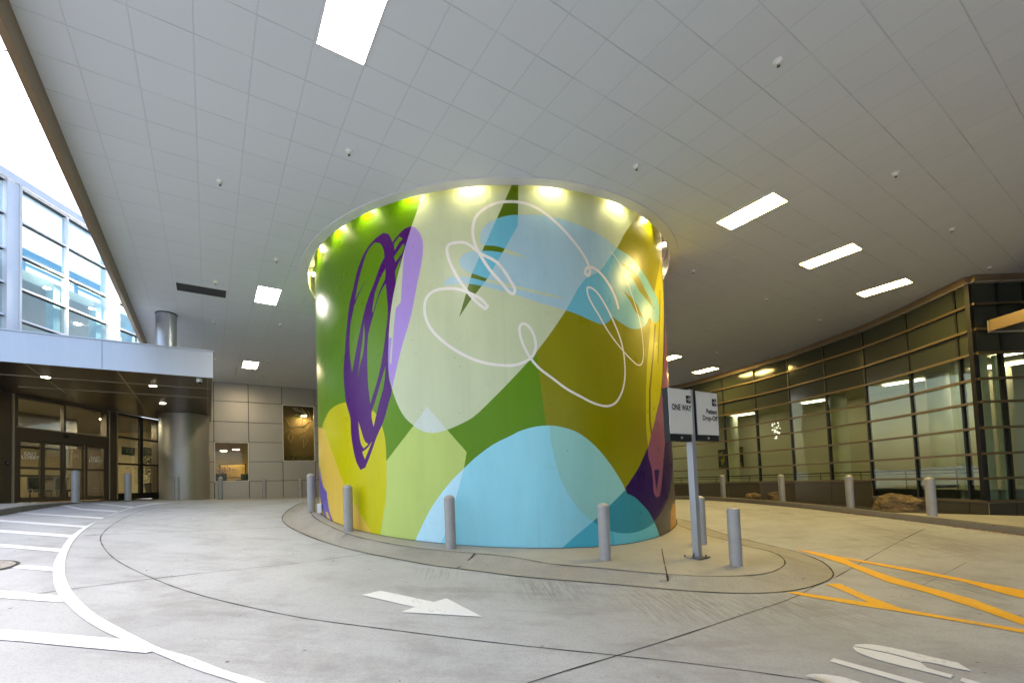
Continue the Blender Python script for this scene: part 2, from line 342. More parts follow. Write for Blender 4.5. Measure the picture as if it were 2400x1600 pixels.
def ISL(x, y):
    x = np.atleast_1d(np.asarray(x, float)); y = np.atleast_1d(np.asarray(y, float)); p = np.c_[x.ravel(), y.ravel()]
    do, _ = pline_dist(p, Oc); di, _ = pline_dist(p, Ic); t = do / (do + di + 1e-9); t = np.clip((t - .38) / .55, 0, 1); t = t * t * (3 - 2 * t)
    e = np.where(inpoly(p, INNa), 1., np.where(inpoly(p, OUTa), t, 0.)) * .14
    r = H(x, y) + e.reshape(x.shape) + .004; return r
isl = ground_patch('pavement', [OUT, INN], ISL, M_isl, .22, keep=lambda c: np.hypot(*(c - DC).T) > DR - .3); st(isl)
isl.data.materials.append(M_gut)
me = isl.data; cen = np.array([p.center[:2] for p in me.polygons]); ins = inpoly(cen, INNa)
me.polygons.foreach_set('material_index', [0 if k else 1 for k in ins])
# expansion joints
b = MB()
def rj(px, w=.014, sub=4): ground_ribbon(b, [hit(*p) for p in px], w, H, .004, sub)
rj([(374.7,1188.5),(329.7,1197.4),(284.8,1217),(251.8,1238),(236.8,1256),(235.3,1265),(245.8,1286),(269.8,1310),(299.8,1327.8),(359.7,1355.4),(419.7,1378.8),(494.6,1401),(569.5,1419),(700,1446),(748.8,1453.6),(897.6,1473),(1046,1492),(1200,1510),(1300,1520.5),(1447,1535.4),(1646.4,1557.7),(1884.5,1590.5),(1960,1602)], .013)
rj([(0,1403),(165,1380),(360,1355.4),(600,1329.5),(700,1319),(863,1297)], .01)
rj([(194.8,1254.4),(449.6,1244),(674.5,1235)], .01); rj([(449.6,1196.5),(659.5,1199)], .012)
rj([(1908,1374),(1869.6,1395.5),(1750.6,1437),(1572,1496.7),(1447,1535.4),(1319,1574),(1200,1612)], .013)
rj([(1957,1353),(2027.5,1312.5),(2097.7,1274),(2167.9,1239)], .012)
rj([(2155,1374),(2265,1318)], .006)
ground_ribbon(b, Oc, .022, lambda x, y: ISL(x, y)[0] if np.ndim(x) == 0 else ISL(x, y), .004, 1)
st(b.build('expansion_joint', M_joint))
b = MB(); zi = lambda x, y: float(ISL(x, y)[0])
ground_ribbon(b, Ic, .018, zi, .004, 1)
def ij(px, w): ground_ribbon(b, [hit(x, y, off=o) for x, y, o in px], w, zi, .005, 4)
ij([(1114,1297,.14),(1106,1309,.08),(1098,1319,.02),(1071,1331,0)], .02)
ij([(814,1251.5,.14),(801,1262,.06),(786,1268,.01)], .014)
ij([(1551,1287,.14),(1557,1318,.14),(1563,1345,.14)], .014); ij([(1563,1346,.14),(1565,1364,.04),(1567,1380,0)], .035)
st(b.build('kerb_joint', M_joint))
# painted markings on the road
def pmark(name, polys, m, sub=3, dz=.008):
    L = [[tuple(q) for q in smooth_line([hit(*p) for p in P], True, sub, 30)] for P in polys]
    return st(ground_patch(name, L, lambda x, y: H(x, y) + dz, m, .4))
curveL = [(359.7,1178.5),(299.8,1191.5),(269.8,1202),(236.8,1217),(197.8,1235),(163.4,1259),(143.9,1286),(126.5,1318.8),(124.4,1352),(131.9,1384.8),(149.9,1408.8),(191.8,1447.7),(239.8,1477.7),(284.8,1498)]
curveR = [(419.7,1176.6),(372,1181),(314.7,1190),(278.8,1200.4),(239.8,1215.4),(206.8,1235),(176.9,1262),(158.9,1292),(152.3,1322),(153.5,1352),(164.9,1378.8),(185.9,1405.8),(224.8,1440),(269.8,1465.7),(335.7,1500),(380,1521),(449.6,1540.7),(524.6,1570.6),(599.5,1593),(680,1622)]
pmark('crosswalk_marking', [curveL + [(0,1475),(-60,1471),(-60,1498),(0,1500),(164.9,1515),(341.7,1531),(356.7,1527),(449.6,1566),(554.5,1600),(600,1617)] + curveR[::-1]], M_white, 3)
stripes = [[(-40,1380),(0,1383.3),(137.9,1395.4),(149.9,1408.8),(137.9,1411),(0,1401.5),(-40,1398)],
 [(24,1322),(126,1328.7),(124,1338.5),(30,1331.4)],[(-40,1271),(0,1274),(144,1286),(138,1293),(0,1282),(-40,1279)],
 [(-40,1238),(0,1241),(173.9,1253.5),(163.4,1259.5),(0,1247.5),(-40,1244)],[(-30,1215.5),(0,1217.5),(206.8,1232.5),(197.8,1236.4),(0,1222),(-30,1220)],
 [(31.5,1200),(245.8,1212.4),(236.8,1216),(45,1202.4)],[(140.9,1184.6),(158.9,1184),(191.8,1191.6),(278.8,1196.5),(269.8,1200),(189,1194.8)],[(212.8,1179.5),(225,1179),(314.7,1187),(305.8,1190)]]
pmark('hatch_marking', stripes, M_white, 1, .0055)
pmark('arrow_marking', [[(847,1394.6),(891.7,1384.5),(1016.7,1411),(1046.4,1402.4),(1131,1446),(939.3,1434.8),(972,1423)]], M_white, 1)
pmark('letter_marking', [[(2000,1514.5),(2005,1511.5),(2017,1510),(2035,1510),(2068,1514.3),(2119,1524.5),(2183,1539.8),(2246,1553.8),(2257,1561.5),(2279.6,1573.7),(2234,1566),(2198,1556.4),(2165,1551),(2158,1552),(2145,1547),(2080,1529.8)],
 [(2000,1516),(2000.3,1519.4),(2009,1528.3),(2029.6,1537),(2055,1546),(2119,1562.8),(2183,1578),(2228.6,1590.3),(2233.2,1582.7),(2198,1573),(2172.4,1565.3),(2157,1552.6),(2144,1549),(2080.6,1532.1)],
 [(1944,1550),(1954.3,1543),(2162,1600),(2230,1619),(2200,1622),(2119,1600)],[(1888,1584.4),(1897,1581.4),(1912,1580),(1943,1582),(1978.6,1588),(2017,1600),(2040,1612),(1960,1612)],
 [(2250,1596),(2255.4,1588.8),(2295,1600),(2330,1612),(2290,1612)]], M_white, 2)
pmark('yellow_marking', [
 [(1864,1287),(1900,1292),(1969,1304.5),(2027.5,1314),(2164.7,1338),(2266.7,1358.7),(2400,1384),(2470,1398),(2470,1420),(2400,1403.5),(2330,1385),(2260,1363.8),(2164.7,1345.4),(2037,1320.5),(1983,1311),(2005,1322),(2091,1352),(2174,1376),(2282.7,1405),(2400,1449.6),(2460,1472),(2440,1482),(2400,1466),(2282.7,1424),(2167.9,1387.4),(2078.6,1363.5),(1986,1325),(1925.5,1304.5)],
 [(1932.6,1369),(1968,1367.6),(2029.6,1394.4),(2113.8,1426.4),(2233.7,1448),(2400,1476),(2450,1484),(2450,1493),(2400,1484),(2233.7,1454.5),(2106,1433),(2029.6,1421.4),(1902,1400),(1851,1390),(1846,1388),(1864,1386.5),(1953,1400.4),(2036,1412),(1990,1391),(1953,1375)]], M_yel, 1)
# manhole at the left margin
c0 = hit(-36, 1328); mh = thing('manhole_cover', 'dark rimmed round manhole cover beside the white hatching at the left', 'manhole', (c0[0], c0[1], float(H(*c0))))
circ = lambda r: [(c0[0] + r * math.cos(g), c0[1] + r * math.sin(g)) for g in np.linspace(0, 2 * math.pi, 33)[:-1]]
ground_patch('ring', [circ(.33)], lambda x, y: H(x, y) + .010, M_joint, .2, parent=mh); ground_patch('lid', [circ(.285)], lambda x, y: H(x, y) + .014, mat('cast_iron', '#8a8680', .6, .3, .4, 25, .6, 60), .2, parent=mh)
# ------------------------------------------------------------------ left sidewalk with kerb
wl = [(-9.9,7.6),(-10.15,9.0),(-10.43,9.9),(-10.75,10.9),(-11.1,11.9),(-11.35,12.6),(-11.25,14.2),(-11.0,16.2),(-10.3,17.9),(-9.4,20),(-8.2,22.0),(-6,23.6),(-2,25.6),(3,28.5)]
wlf = [tuple(p) for p in smooth_line(wl, sub=3)]
def WL(x, y): return H(x, y) + .012 + .11 * np.clip((12.6 - np.asarray(y)) / 2.2, 0, 1) ** .8
st(ground_patch('sidewalk', [wlf + [(3,33),(-24,33),(-24,6),(-12,6)]], WL, M_walk, .6))
b = MB(); L = [p for p in wlf if p[1] < 13]
l, r = ribbon_outline(L, .15)
for i in range(len(L) - 1):
    za = [float(WL(*p)) + .003 for p in (L[i], L[i + 1])]; q = (r[i], r[i + 1], l[i + 1], l[i])
    b.quad(*[(p[0], p[1], za[k in (1, 2)]) for k, p in enumerate(q)]); b.quad((*r[i + 1], za[1]), (*r[i], za[0]), (*r[i], za[0] - .3), (*r[i + 1], za[1] - .3))
st(b.build('kerb', M_kerb))
# ------------------------------------------------------------------ right kerb, bed, sidewalk
gl = [(6.4,25),(7.3,22),(8.3,19.5),(9.0,17.5),(9.5,15.8),(9.95,14.2),(10.25,12.6),(10.45,11.3),(10.62,10.3),(10.8,9.3),(11.0,8),(11.3,6),(11.6,3),(12,-4)]
GL = smooth_line(gl, sub=4); 
wb = [(6.5,31.5,-1.15),(9,30.3,-1.15),(11.8,27.4,-1.18),(12.9,25.7,-1.2),(13.66,23.9,-1.25),(14.3,22.2,-1.28),(14.75,20.3,-1.33),(14.95,18.5,-1.4),(15.1,16.8,-1.4),(14.96,14.95,-1.4),(14.69,13.2,-1.41),(14.6,12.62,-1.41),(16.5,12.6,-1.43),(20,12.6,-1.5),(26,10,-1.6)]
def resamp(L, n):
    L = np.array(L, float); d = np.r_[0, np.cumsum(np.linalg.norm(np.diff(L, axis=0), axis=1))]; t = np.linspace(0, d[-1], n)
    return np.array([[np.interp(a, d, L[:, k]) for k in range(L.shape[1])] for a in t])
out, kin = ribbon_outline(GL, .0001); _, inn = ribbon_outline(GL, -.32)
b = MB(); kt = []
GLr = resamp(GL, 90); lft, rgt = ribbon_outline(GLr, -.34); rgt = rgt   # rgt: side towards the wall
for i, g in enumerate(GLr):
    side = lft[i] if lft[i][0] > g[0] else rgt[i]; z = float(H(*g)); kt.append((g, side, z))
for i in range(len(kt) - 1):
    (g0, s0, z0), (g1, s1, z1) = kt[i], kt[i + 1]; e = .14; o0 = g0 + (s0 - g0) * .12; o1 = g1 + (s1 - g1) * .12
    b.quad((*g0, z0 - .05), (*g1, z1 - .05), (*o1, z1 + e - .02), (*o0, z0 + e - .02)); c0_ = g0 + (s0 - g0) * .22; c1_ = g1 + (s1 - g1) * .22
    b.quad((*o0, z0 + e - .02), (*o1, z1 + e - .02), (*c1_, z1 + e), (*c0_, z0 + e)); b.quad((*c0_, z0 + e), (*c1_, z1 + e), (*s1, z1 + e), (*s0, z0 + e))
bmf = b.build('kerb', M_kerb, smooth=True); st(bmf)
Wr = []
for i, (g, s_, z) in enumerate(kt):      # wall foot opposite each kerb point
    pass
wbr = resamp(wb, 200)
def foot(i):
    t = i / (len(kt) - 1); gy_ = kt[i][0][1]
    if gy_ > 12.2: j = int(np.argmin(np.abs(wbr[:120, 1] - (gy_ + (30.5 - 25) * max(0, (gy_ - 12.2) / 12.8) + .42)))); return wbr[j]
    k = (12.2 - gy_) / 16.2; return np.array([14.6 + 11.4 * k, 12.62 - 16.6 * k * 1.0, -1.41 - .2 * k])
for nm, mt, lo, hi in (('planting_bed', mat('dark_mulch', '#1a1410', .9, 0, .5, 25, .8, 30), 0, 1), ('sidewalk', M_walk, 1, 2)):
    b = MB()
    for i in range(len(kt) - 1):
        ym = kt[i][0][1]; isbed = ym > 11.3
        if isbed != (lo == 0): continue
        A0, A1 = kt[i], kt[i + 1]; w0, w1 = foot(i), foot(i + 1); n = 6
        for k in range(n):
            q = []
            for (g, s_, z), w, t in ((A0, w0, k / n), (A1, w1, k / n), (A1, w1, (k + 1) / n), (A0, w0, (k + 1) / n)):
                p = np.array(s_) + (w[:2] - s_) * t * 1.08; zz = (z + .138) * (1 - t) + (w[2] + EYE) * t
                if lo == 0: zz -= .03 * min(1, t * 6)
                q.append((*p, zz))
            b.quad(*q)
    st(b.build(nm, mt))
# apron of walk inside the corner in front of the lower glass
b = MB(); 
# ------------------------------------------------------------------ ceiling
HC = 5.5 + EYE
def ceil_mat():
    n = NT('ceiling_tiles'); uv = n.add('ShaderNodeUVMap').outputs[0]; sp = n.add('ShaderNodeSeparateXYZ', {0: uv})
    def line(o, w):
        f = n.math('FRACT', o); d = n.math('MINIMUM', f, n.math('SUBTRACT', 1., f)); return d, n.add('ShaderNodeMapRange', {0: d, 1: w * .45, 2: w, 3: 1., 4: 0.}).outputs[0]
    du, lu = line(sp.outputs[0], .017); dv, lv = line(sp.outputs[1], .016)
    fl = n.add('ShaderNodeVectorMath', {0: uv}, operation='FLOOR').outputs[0]; wn_ = n.add('ShaderNodeTexWhiteNoise', {'Vector': fl}).outputs[0]
    # the hairline gaps open and close along the runs
    brk = n.ramp(n.noise(uv, .9, 3, .6), .42, .6); lv2 = n.math('MULTIPLY', lv, n.math('MULTIPLY_ADD', brk, .65, .35)); lu2 = n.math('MULTIPLY', lu, .36)
    m = n.math('MAXIMUM', lu2, lv2)
    c = lin('#d6dade'); col = n.mix(n.math('MULTIPLY', wn_, 1.), [x * .985 for x in c], [x * 1.012 for x in c]); col = n.mix(n.math('MULTIPLY', m, .45), col, [x * .36 for x in c])
    b = n.add('ShaderNodeBsdfPrincipled', {'Base Color': col, 'Roughness': .8, 'Specular IOR Level': .2})
    bn = n.add('ShaderNodeBump', {'Height': n.math('SUBTRACT', n.math('MULTIPLY', n.noise(uv, 120, 3, .7), .12), n.math('MAXIMUM', lu, lv)), 'Strength': .5, 'Distance': .006})
    n.t.links.new(bn.outputs[0], b.inputs['Normal']); return n.done(b.outputs[0])
RI, RO = 4.96, 5.165
hole = [DC + RI * np.array([math.cos(a), math.sin(a)]) for a in np.linspace(0, 2 * math.pi, 145)[:-1]]
cp = [uv2xy(-1.83, -8), uv2xy(-1.83, 25.04), uv2xy(14, 25.04), (9.0,31.0), (13.2,26.6), (15.6,22), (15.9,17), (15.3,12.8), (24,12.8), (24,-12), (4,-12)]
V, Fc = cdt([cp, hole], []); c = np.array([V[list(f)].mean(0) for f in Fc]); kp = inpoly(c, np.array(cp)) & ~inpoly(c, np.array(hole))
b = MB(); b.v = [(x, y, HC) for x, y in V]
for f, k in zip(Fc, kp):
    if k:
        a, d = V[f[1]] - V[f[0]], V[f[2]] - V[f[0]]; b.f.append(f if a[0] * d[1] - a[1] * d[0] < 0 else f[::-1]); b.mi.append(0)
ce = b.build('ceiling', ceil_mat()); st(ce)
uvl = ce.data.uv_layers.new(name='UVMap')
for lp in ce.data.loops:
    v = ce.data.vertices[lp.vertex_index].co; u, w = xy2uv(v.x, v.y); uvl.data[lp.index].uv = ((u + 1.362) / .6336, (w - 5.971) / .594)
b = MB(); b.prism([tuple(p) for p in cp], HC + .75, HC + .95); st(b.build('roof', M_alu))
b = MB(); b.box(24, 24.3, -12, 13, -1, HC + .9); b.box(21, 24.3, 12.75, 13.0, -1, HC + .9); tag(b.build('light_block_wall', M_wall), 'unseen taupe wall added beyond the right margin to block daylight', 'wall')  # added out-of-view wall, keeps daylight off the right end of the drive
# perimeter beam of the opening
b = MB(); e0, e1 = np.array(uv2xy(-1.83, -8)), np.array(uv2xy(-1.83, 25.0)); b.wallbox(e0, V_, 0, 33, HC - .36, HC + .96, .002, .10)
bo = b.build('edge_beam', M_tan, bev=.01); tag(bo, 'long tan metal beam edging the ceiling beside the open sky', 'beam')
# ------------------------------------------------------------------ drum with its mural
def cyl(px, py):
    w = ray(px, py); d = w[:2]; a = d @ d; bq = -2 * d @ DC; cq = DC @ DC - DR * DR; disc = bq * bq - 4 * a * cq
    t = (-bq - math.sqrt(max(disc, 0))) / (2 * a); p = d * t - DC; th = math.atan2(p[0], -p[1]); return th * DR, w[2] * t + EYE
C_ = {}; ZB = -.3; ZT = HC + .74
def P_(name, pts, sm=True, sub=3):
    q = [cyl(*p) for p in pts]; q = smooth_line(q, True, sub, 38) if sm else [np.array(p) for p in q]
    C_[name] = np.array([(np.clip(a, -DR * 3.1, DR * 3.1), min(max(z, ZB + .01), ZT - .01)) for a, z in q])
BOT = 1360
P_('drop', [(985.4,466),(964.7,530),(944,600),(923,686),(915,737),(910.5,804),(910.5,866),(917,904),(929.6,942.5),(948.7,977.6),(969.5,996.7),(987,1008.5),(1014,1014),(1044.4,1007.8),(1076,995),(1108,977.6),(1146.4,942.5),(1200,888),(1256,826),(1326.4,727.6),(1371,654),(1406,635),(1430,603),(1446,581),(1466.7,542.6),(1503.4,491.6),(1512,470),(1512,330),(1200,300),(985,360)])
P_('wedge', [(1215,400),(1214,528),(1180.7,587),(1141.5,654),(1100,707),(1076,743.5),(1106,641),(1132,584),(1165,511)], False)
P_('olive', [(1256,826),(1262,856),(1270,925),(1280,998),(1280,1290),(1466,1250),(1466,1143),(1480,1125),(1500,1088),(1515.7,1051),(1535,985),(1548,920),(1556,800),(1560,640),(1545,470),(1500,300),(1215,300),(1215,420),(1230,600)], False)
P_('stroke', [(1125.7,558.6),(1129,539.4),(1143,523.5),(1165.6,512),(1200,504),(1214.8,503.7),(1275.4,505),(1323,515.5),(1371,533),(1419,558.6),(1446,581),(1479.5,603),(1505,635),(1527,673),(1541.6,705),(1546,731),(1543,750),(1535,756),(1529,751.5),(1521,744),(1514.5,759.5),(1505,767.5),(1482.7,770.6),(1460,759.5),(1435,742),(1425,754.7),(1412.5,760),(1387,751.5),(1355,737),(1326.4,727),(1272,711.6),(1210,691),(1141.5,673),(1100,665),(1039.6,668.6),(1046,654),(1054,649.4),(1085,648.5),(1110,650),(1130,652),(1108,642),(1095.4,636.7),(1079.5,625.5),(1076,609.6),(1087.4,595),(1108,589),(1125,587.5),(1131,575),(1125.7,568)])
P_('gapA', [(1108,641),(1143,653.6),(1180,662),(1230,675),(1290,689),(1329.6,702),(1280,693),(1200,675),(1150,663),(1100,650)], False)
P_('gapB', [(1131,574.5),(1160,576),(1180,581.5),(1210,592),(1235.5,605),(1200,597),(1180,592),(1150,588),(1128,587.5)], False)
P_('slitA', [(1456,615),(1480,630),(1500,655),(1512,680),(1524,702),(1531,722),(1515,702),(1497,680),(1490,665),(1475,640)], False)
P_('slitB', [(1458,678),(1480,697),(1495,716),(1504,738),(1507,746),(1490,732),(1478,708)], False)
P_('edgeR', [(1425,640),(1446,581),(1479.5,603),(1527,673),(1546,731),(1543,755),(1500,775),(1460,762),(1432,735),(1440,690)], False)
P_('lime', [(1001,952),(1047.6,1006),(1093.8,1059),(1087.4,1097),(1071.5,1156),(1046,1245),(1031,1275),(1020,BOT),(880,BOT),(890.7,1255),(897.7,1210),(904,1169),(905.7,1121),(905.7,1080),(942.3,1031.8),(969.5,996.7)], False)
P_('egg', [(810,942.5),(789,949),(773,961.6),(760.6,984),(752.6,1009),(750.4,1041),(749,1100),(750,1200),(760,1250),(830,BOT),(885,BOT),(890.7,1255),(897.7,1210),(904,1169),(905.7,1121),(905.7,1079.6),(902.5,1028.6),(896,1000),(885,974.4),(872,960),(850,948),(830,942.5)])
P_('tan', [(759,1003),(782,1068),(805,1134),(838,1192),(875.4,1252),(900,1300),(900,BOT),(740,BOT),(735,1000)], False)
P_('squig', [(749,1090),(757,1137),(766,1152),(769,1178),(772,1195),(781,1222),(776,1222),(768,1199),(763,1199),(767,1215),(762,1214),(756,1192),(750,1160),(747,1120)])
P_('circle', [(960,BOT),(972.6,1269),(987,1236),(1006,1197.6),(1031.6,1159),(1060,1124),(1087.4,1097),(1114.5,1071.6),(1156,1041),(1200,1019),(1219,1009.4),(1257,999),(1295.7,997),(1327.6,1003),(1353,1012.6),(1378.6,1030),(1404,1054),(1429.6,1086),(1448.7,1114.7),(1461.5,1137),(1467.9,1155.5),(1487,1164),(1506,1182),(1522,1201),(1533,1221.5),(1544.4,1251.8),(1548,1272.5),(1560,BOT)])
P_('under', [(1280,1325),(1300,1299),(1345,1258),(1389.7,1221.5),(1430,1183),(1464.7,1148),(1560,1140),(1600,BOT),(1280,BOT)], False)
P_('arcg', [(1289,1000),(1291,1030),(1296,1054),(1308,1105),(1327.6,1149.7),(1353,1188),(1389.7,1221.5),(1407,1231),(1436,1245),(1467.9,1249),(1499.7,1243.8),(1531.6,1225.6),(1560,1190),(1560,950),(1289,950)])
P_('stripe', [(1549,590),(1540,650),(1533,690),(1525,760),(1517,850),(1514,914),(1514,1000),(1519,1048),(1526,1020),(1538,971),(1547.6,930),(1552,880),(1554.4,667),(1553,600)], False)
P_('sl1', [(1534,760),(1527,850),(1521,914),(1521,984),(1526.5,1030),(1529,1015),(1525,984),(1525,914),(1531,850),(1537,760)], False)
P_('sl2', [(1546,680),(1541,850),(1543,850),(1548,680)], False)
P_('pur', [(1551,570),(1554,700),(1553,880),(1548,930),(1538,971),(1519,1048),(1500,1090),(1466,1143),(1470,1156),(1487,1164),(1506,1182),(1522,1201),(1533,1221.5),(1551,1197.6),(1563.5,1172),(1572,1137),(1577,1090),(1580,1000),(1580,500),(1551,480)], False)
P_('mauve', [(1553,585),(1557,700),(1556,850),(1551,915),(1543,955),(1530,1003),(1518,1051),(1520.5,1073),(1527,1095.5),(1530,1121),(1531.6,1153),(1538,1165),(1546,1161),(1550,1137),(1554,1092),(1557,1054),(1558.7,1035),(1566,977),(1567.5,882),(1566,760),(1559,640),(1556,590)])
P_('tri', [(1533,1101),(1546,1099.5),(1539,1148)], False); P_('tri2', [(1541,1049),(1544,1048),(1542,1059)], False)
P_('orange', [(1572,1198),(1577,1180),(1590,1180),(1590,BOT),(1570,1330),(1572,1262)], False)
P_('lav', [(964.7,530),(972,533),(983.8,545.8),(990.8,565),(990,603),(977.4,667),(961.5,746.7),(942.3,810.5),(926.4,877.4),(919,910),(905,866),(905,804),(913,790),(918,791),(913.5,850),(917,853),(925,743.5),(928,721),(939,708.4),(940.7,686),(944,635),(947,597),(955,560)])
P_('scr', [(897.7,545.8),(877,561.8),(859.4,584),(840,625.5),(827.6,676.6),(818,718),(811.6,778.6),(806.8,842.4),(805.2,866),(806.8,904),(811.6,945.7),(821,977.6),(822.8,1016),(827.6,1051),(835.5,1082.8),(845,1101),(856,1095.5),(869,1063.6),(883.4,1022),(897.7,990),(910.5,945.7),(918.4,913.8),(912,890),(910.5,866),(910.5,804),(915,737),(923,686),(944,600),(964.7,530),(948.7,536),(929.6,555.4),(920,568),(910.5,549)])
for i, h_ in enumerate([[(878.6,568),(891.3,571),(899.3,587),(901,603),(891.3,622),(875.4,667),(862.6,699),(850,746.7),(837,807),(827.6,858),(825,873),(819.6,826),(821,762.7),(828,727.6),(834,690),(841,655),(850,622),(862.6,587)],
 [(904,628.7),(902.5,654),(888,686),(873.8,734),(872,727.6),(878.6,686),(891.3,651)],[(904,664),(907,699),(908.9,731),(904,778.6),(897.7,826),(888,877.4),(868,945.7),(862.6,898),(861,850),(862.6,788),(875.4,737),(891.3,686)],
 [(853,756),(850,791),(843.5,842),(838,891.5),(843.5,856),(851.5,826),(854.7,778.6)],[(904,856),(899.3,904),(888,945.7),(875.4,1000),(870.6,968),(878.6,942.5),(894.5,888)],
 [(840,987),(846.7,1009),(856,1035),(863.3,1040),(853,1050),(846.7,1041),(842,1016)],[(849,1059),(862.6,1047.7),(872,1034),(855.3,1076.4)],[(923,571),(936,553.8),(944,560),(936,568),(924.8,587)],[(923,602),(946,570),(948,578),(942,594),(927,614)],[(926,636),(940,604),(932,650),(928,665)],
 ]): P_('h%d' % i, h_, i not in (1, 7, 8, 9))
scrib = [(1449.8,724),(1446,708),(1435,680),(1419,654),(1400,633.5),(1382,625.5),(1372.6,632),(1371,641.5),(1379,646),(1383,638),(1380.6,625.5),(1371,603),(1348.7,571),(1323,541),(1291,510.7),(1259,488),(1227.5,475.7),(1195.7,472.5),(1163.8,475.7),(1132,491.6),(1114,510.7),(1108,539.4),(1112.8,571),(1125.5,597),(1148,632),(1176.5,664),(1195.7,686),(1203.6,689),(1207,680),(1195.7,657.4),(1179.7,632),(1163.8,614),(1125.5,593.6),(1092,569.7),(1066.7,568.8),(1050.8,574.5),(1047.6,587),(1054,612.8),(1073,651),(1095.4,683),(1117.7,708.4),(1138,724),(1143,718),(1127,700.5),(1098.6,686),(1076,678),(1047.6,676),(1018.9,681),(1001,695.7),(995,714.8),(996.6,740),(1009,769),(1028.4,791),(1057,813.7),(1092,834),(1130.5,848.7),(1168.7,855),(1200,856),(1227.6,848.7),(1246.7,836),(1254.7,820),(1255,801),(1250,782),(1237,763),(1226,758),(1218.6,764),(1218,778.6),(1227.6,810.5),(1243.5,839),(1262.6,861.5),(1295.7,886.7),(1327.6,910.6),(1359.4,928),(1391,944),(1423,951.4),(1442,944),(1455,925),(1463,898),(1465,866),(1460,817),(1452,788),(1435,746.7),(1419,715),(1400,686),(1387,675),(1377.4,672.7),(1376,681),(1384,705),(1403,737),(1425,775.4),(1451,810.5),(1479.5,842.3),(1498.6,856),(1506.6,845.6),(1507.5,810.5),(1502,762.7),(1489,715),(1476,676.5),(1457,628.7),(1441,600),(1430,589)]
sl_ = smooth_line([np.array(cyl(*p)) for p in scrib], False, 3, 70); nS = len(sl_); wS = np.array([.05 if i < nS * .1 else .058 for i in range(nS)])
u_ = np.linspace(0, 1, nS); wS = np.interp(u_, [0, .05, .2, .5, .74, .8, .9, 1], [.062, .055, .056, .055, .046, .042, .032, .012])
sL, sR = ribbon_outline(sl_, wS)
tick = smooth_line([np.array(cyl(*p)) for p in [(861,659),(851,668),(843.5,683),(836,698),(831,712)]]); wT = np.linspace(.005, .05, len(tick)); tL, tR = ribbon_outline(tick, wT)
cols = dict(green='#5f8a00', drop='#c6cfa8', wedge='#567000', olive='#8a8700', strokep='#aacbd6', strokec='#6cbad0', strokee='#80bcc0', lime='#bccf70', limep='#cdd8cc', yellow='#c8c000', tan='#e2be4c', orange='#e2aa10', squig='#6a58a6', cyan='#98dcea', pale='#c2ecfa', under='#50b8d0', underR='#6cc4d2', arcg='#98d0c8', arcd='#3690a2', stripe='#bab600', stripd='#6f6c00', pur='#2b0a52', mauve='#885074', grey='#5b564f', org='#c48a1a', lav='#ac90d6', scr='#4c0a68', white='#eae6de')
cn = list(cols); 
ang = np.arange(-180, 180.01, 2.0); lines = [[(math.radians(a) * DR, ZB), (math.radians(a) * DR, ZT)] for a in ang]
lines += [[tuple(p) for p in q] for q in (sL, sR, tL, tR)]
box = [(-math.pi * DR, ZB), (math.pi * DR, ZB), (math.pi * DR, ZT), (-math.pi * DR, ZT)]
V, Fc = cdt([box] + [C_[k] for k in C_], lines)
c = np.array([V[list(f)].mean(0) for f in Fc]); I = {k: inpoly(c, C_[k]) for k in C_}
dS, tS = pline_dist(c, sl_); inS = dS < np.interp(tS, np.arange(nS), wS) / 2
dT, tT = pline_dist(c, tick); inT = dT < np.interp(tT, np.arange(len(tick)), wT) / 2
hol = np.zeros(len(c), bool)
for k in I:
    if k[0] == 'h' and k[1:].isdigit(): hol |= I[k]
idx = np.full(len(c), cn.index('green'))
def setc(m, k): idx[m] = cn.index(k)
back = c[:, 0] > math.radians(64) * DR
setc(I['olive'], 'olive'); setc(c[:, 0] > math.radians(64.5) * DR, 'pur')
setc(I['lime'], 'lime'); setc(I['egg'] | (c[:, 0] < -math.radians(60)*DR) & (c[:, 1] < .9), 'yellow'); setc(I['tan'] & (I['egg'] | (c[:, 0] < -math.radians(60)*DR)), 'tan')
gr = (c[:, 1] < 2.2) & (c[:, 0] > 3.0) & ~I['circle'] & ~I['olive']; setc(gr, 'grey'); setc(I['pur'], 'pur'); setc(I['orange'], 'org'); setc(I['squig'], 'squig')
D = I['drop'] & ~I['wedge']; setc(D, 'drop'); setc(I['drop'] & I['wedge'], 'wedge'); setc(D & I['lime'] , 'limep')
setc(I['stripe'], 'stripe'); setc(I['stripe'] & (I['sl1'] | I['sl2']), 'stripd')
sk_ = I['stroke'] & ~I['gapA'] & ~I['gapB'] & ~I['slitA'] & ~I['slitB']; setc(sk_, 'strokec'); setc(sk_ & I['edgeR'], 'strokee'); setc(sk_ & D, 'strokep')
Q = I['circle']; setc(Q, 'cyan'); setc(Q & I['lime'], 'pale'); setc(Q & I['arcg'] & ~I['under'], 'arcg'); setc(Q & I['under'], 'under'); setc(Q & I['under'] & (c[:, 0] > cyl(1437, 1250)[0]), 'underR'); setc(Q & I['under'] & I['arcg'], 'arcd')
setc(I['mauve'] & ~I['tri'] & ~I['tri2'], 'mauve'); setc(I['lav'] & D, 'lav'); setc(I['scr'] & ~hol & ~D, 'scr'); setc(inT, 'scr'); setc(inS, 'white')
b = MB(); th = V[:, 0] / DR
dth = thing('mural_drum', 'giant round drum painted with a green, cyan, yellow and purple abstract mural', 'mural drum', (DC[0], DC[1], float(H(*DC))))
b.v = [(DC[0] + DR * math.sin(t), DC[1] - DR * math.cos(t), z) for t, z in zip(th, V[:, 1])]; b.f = []; 
for f, k in zip(Fc, idx):
    a, d = V[f[1]] - V[f[0]], V[f[2]] - V[f[0]]; b.f.append(f if a[0] * d[1] - a[1] * d[0] > 0 else f[::-1]); b.mi.append(int(k))
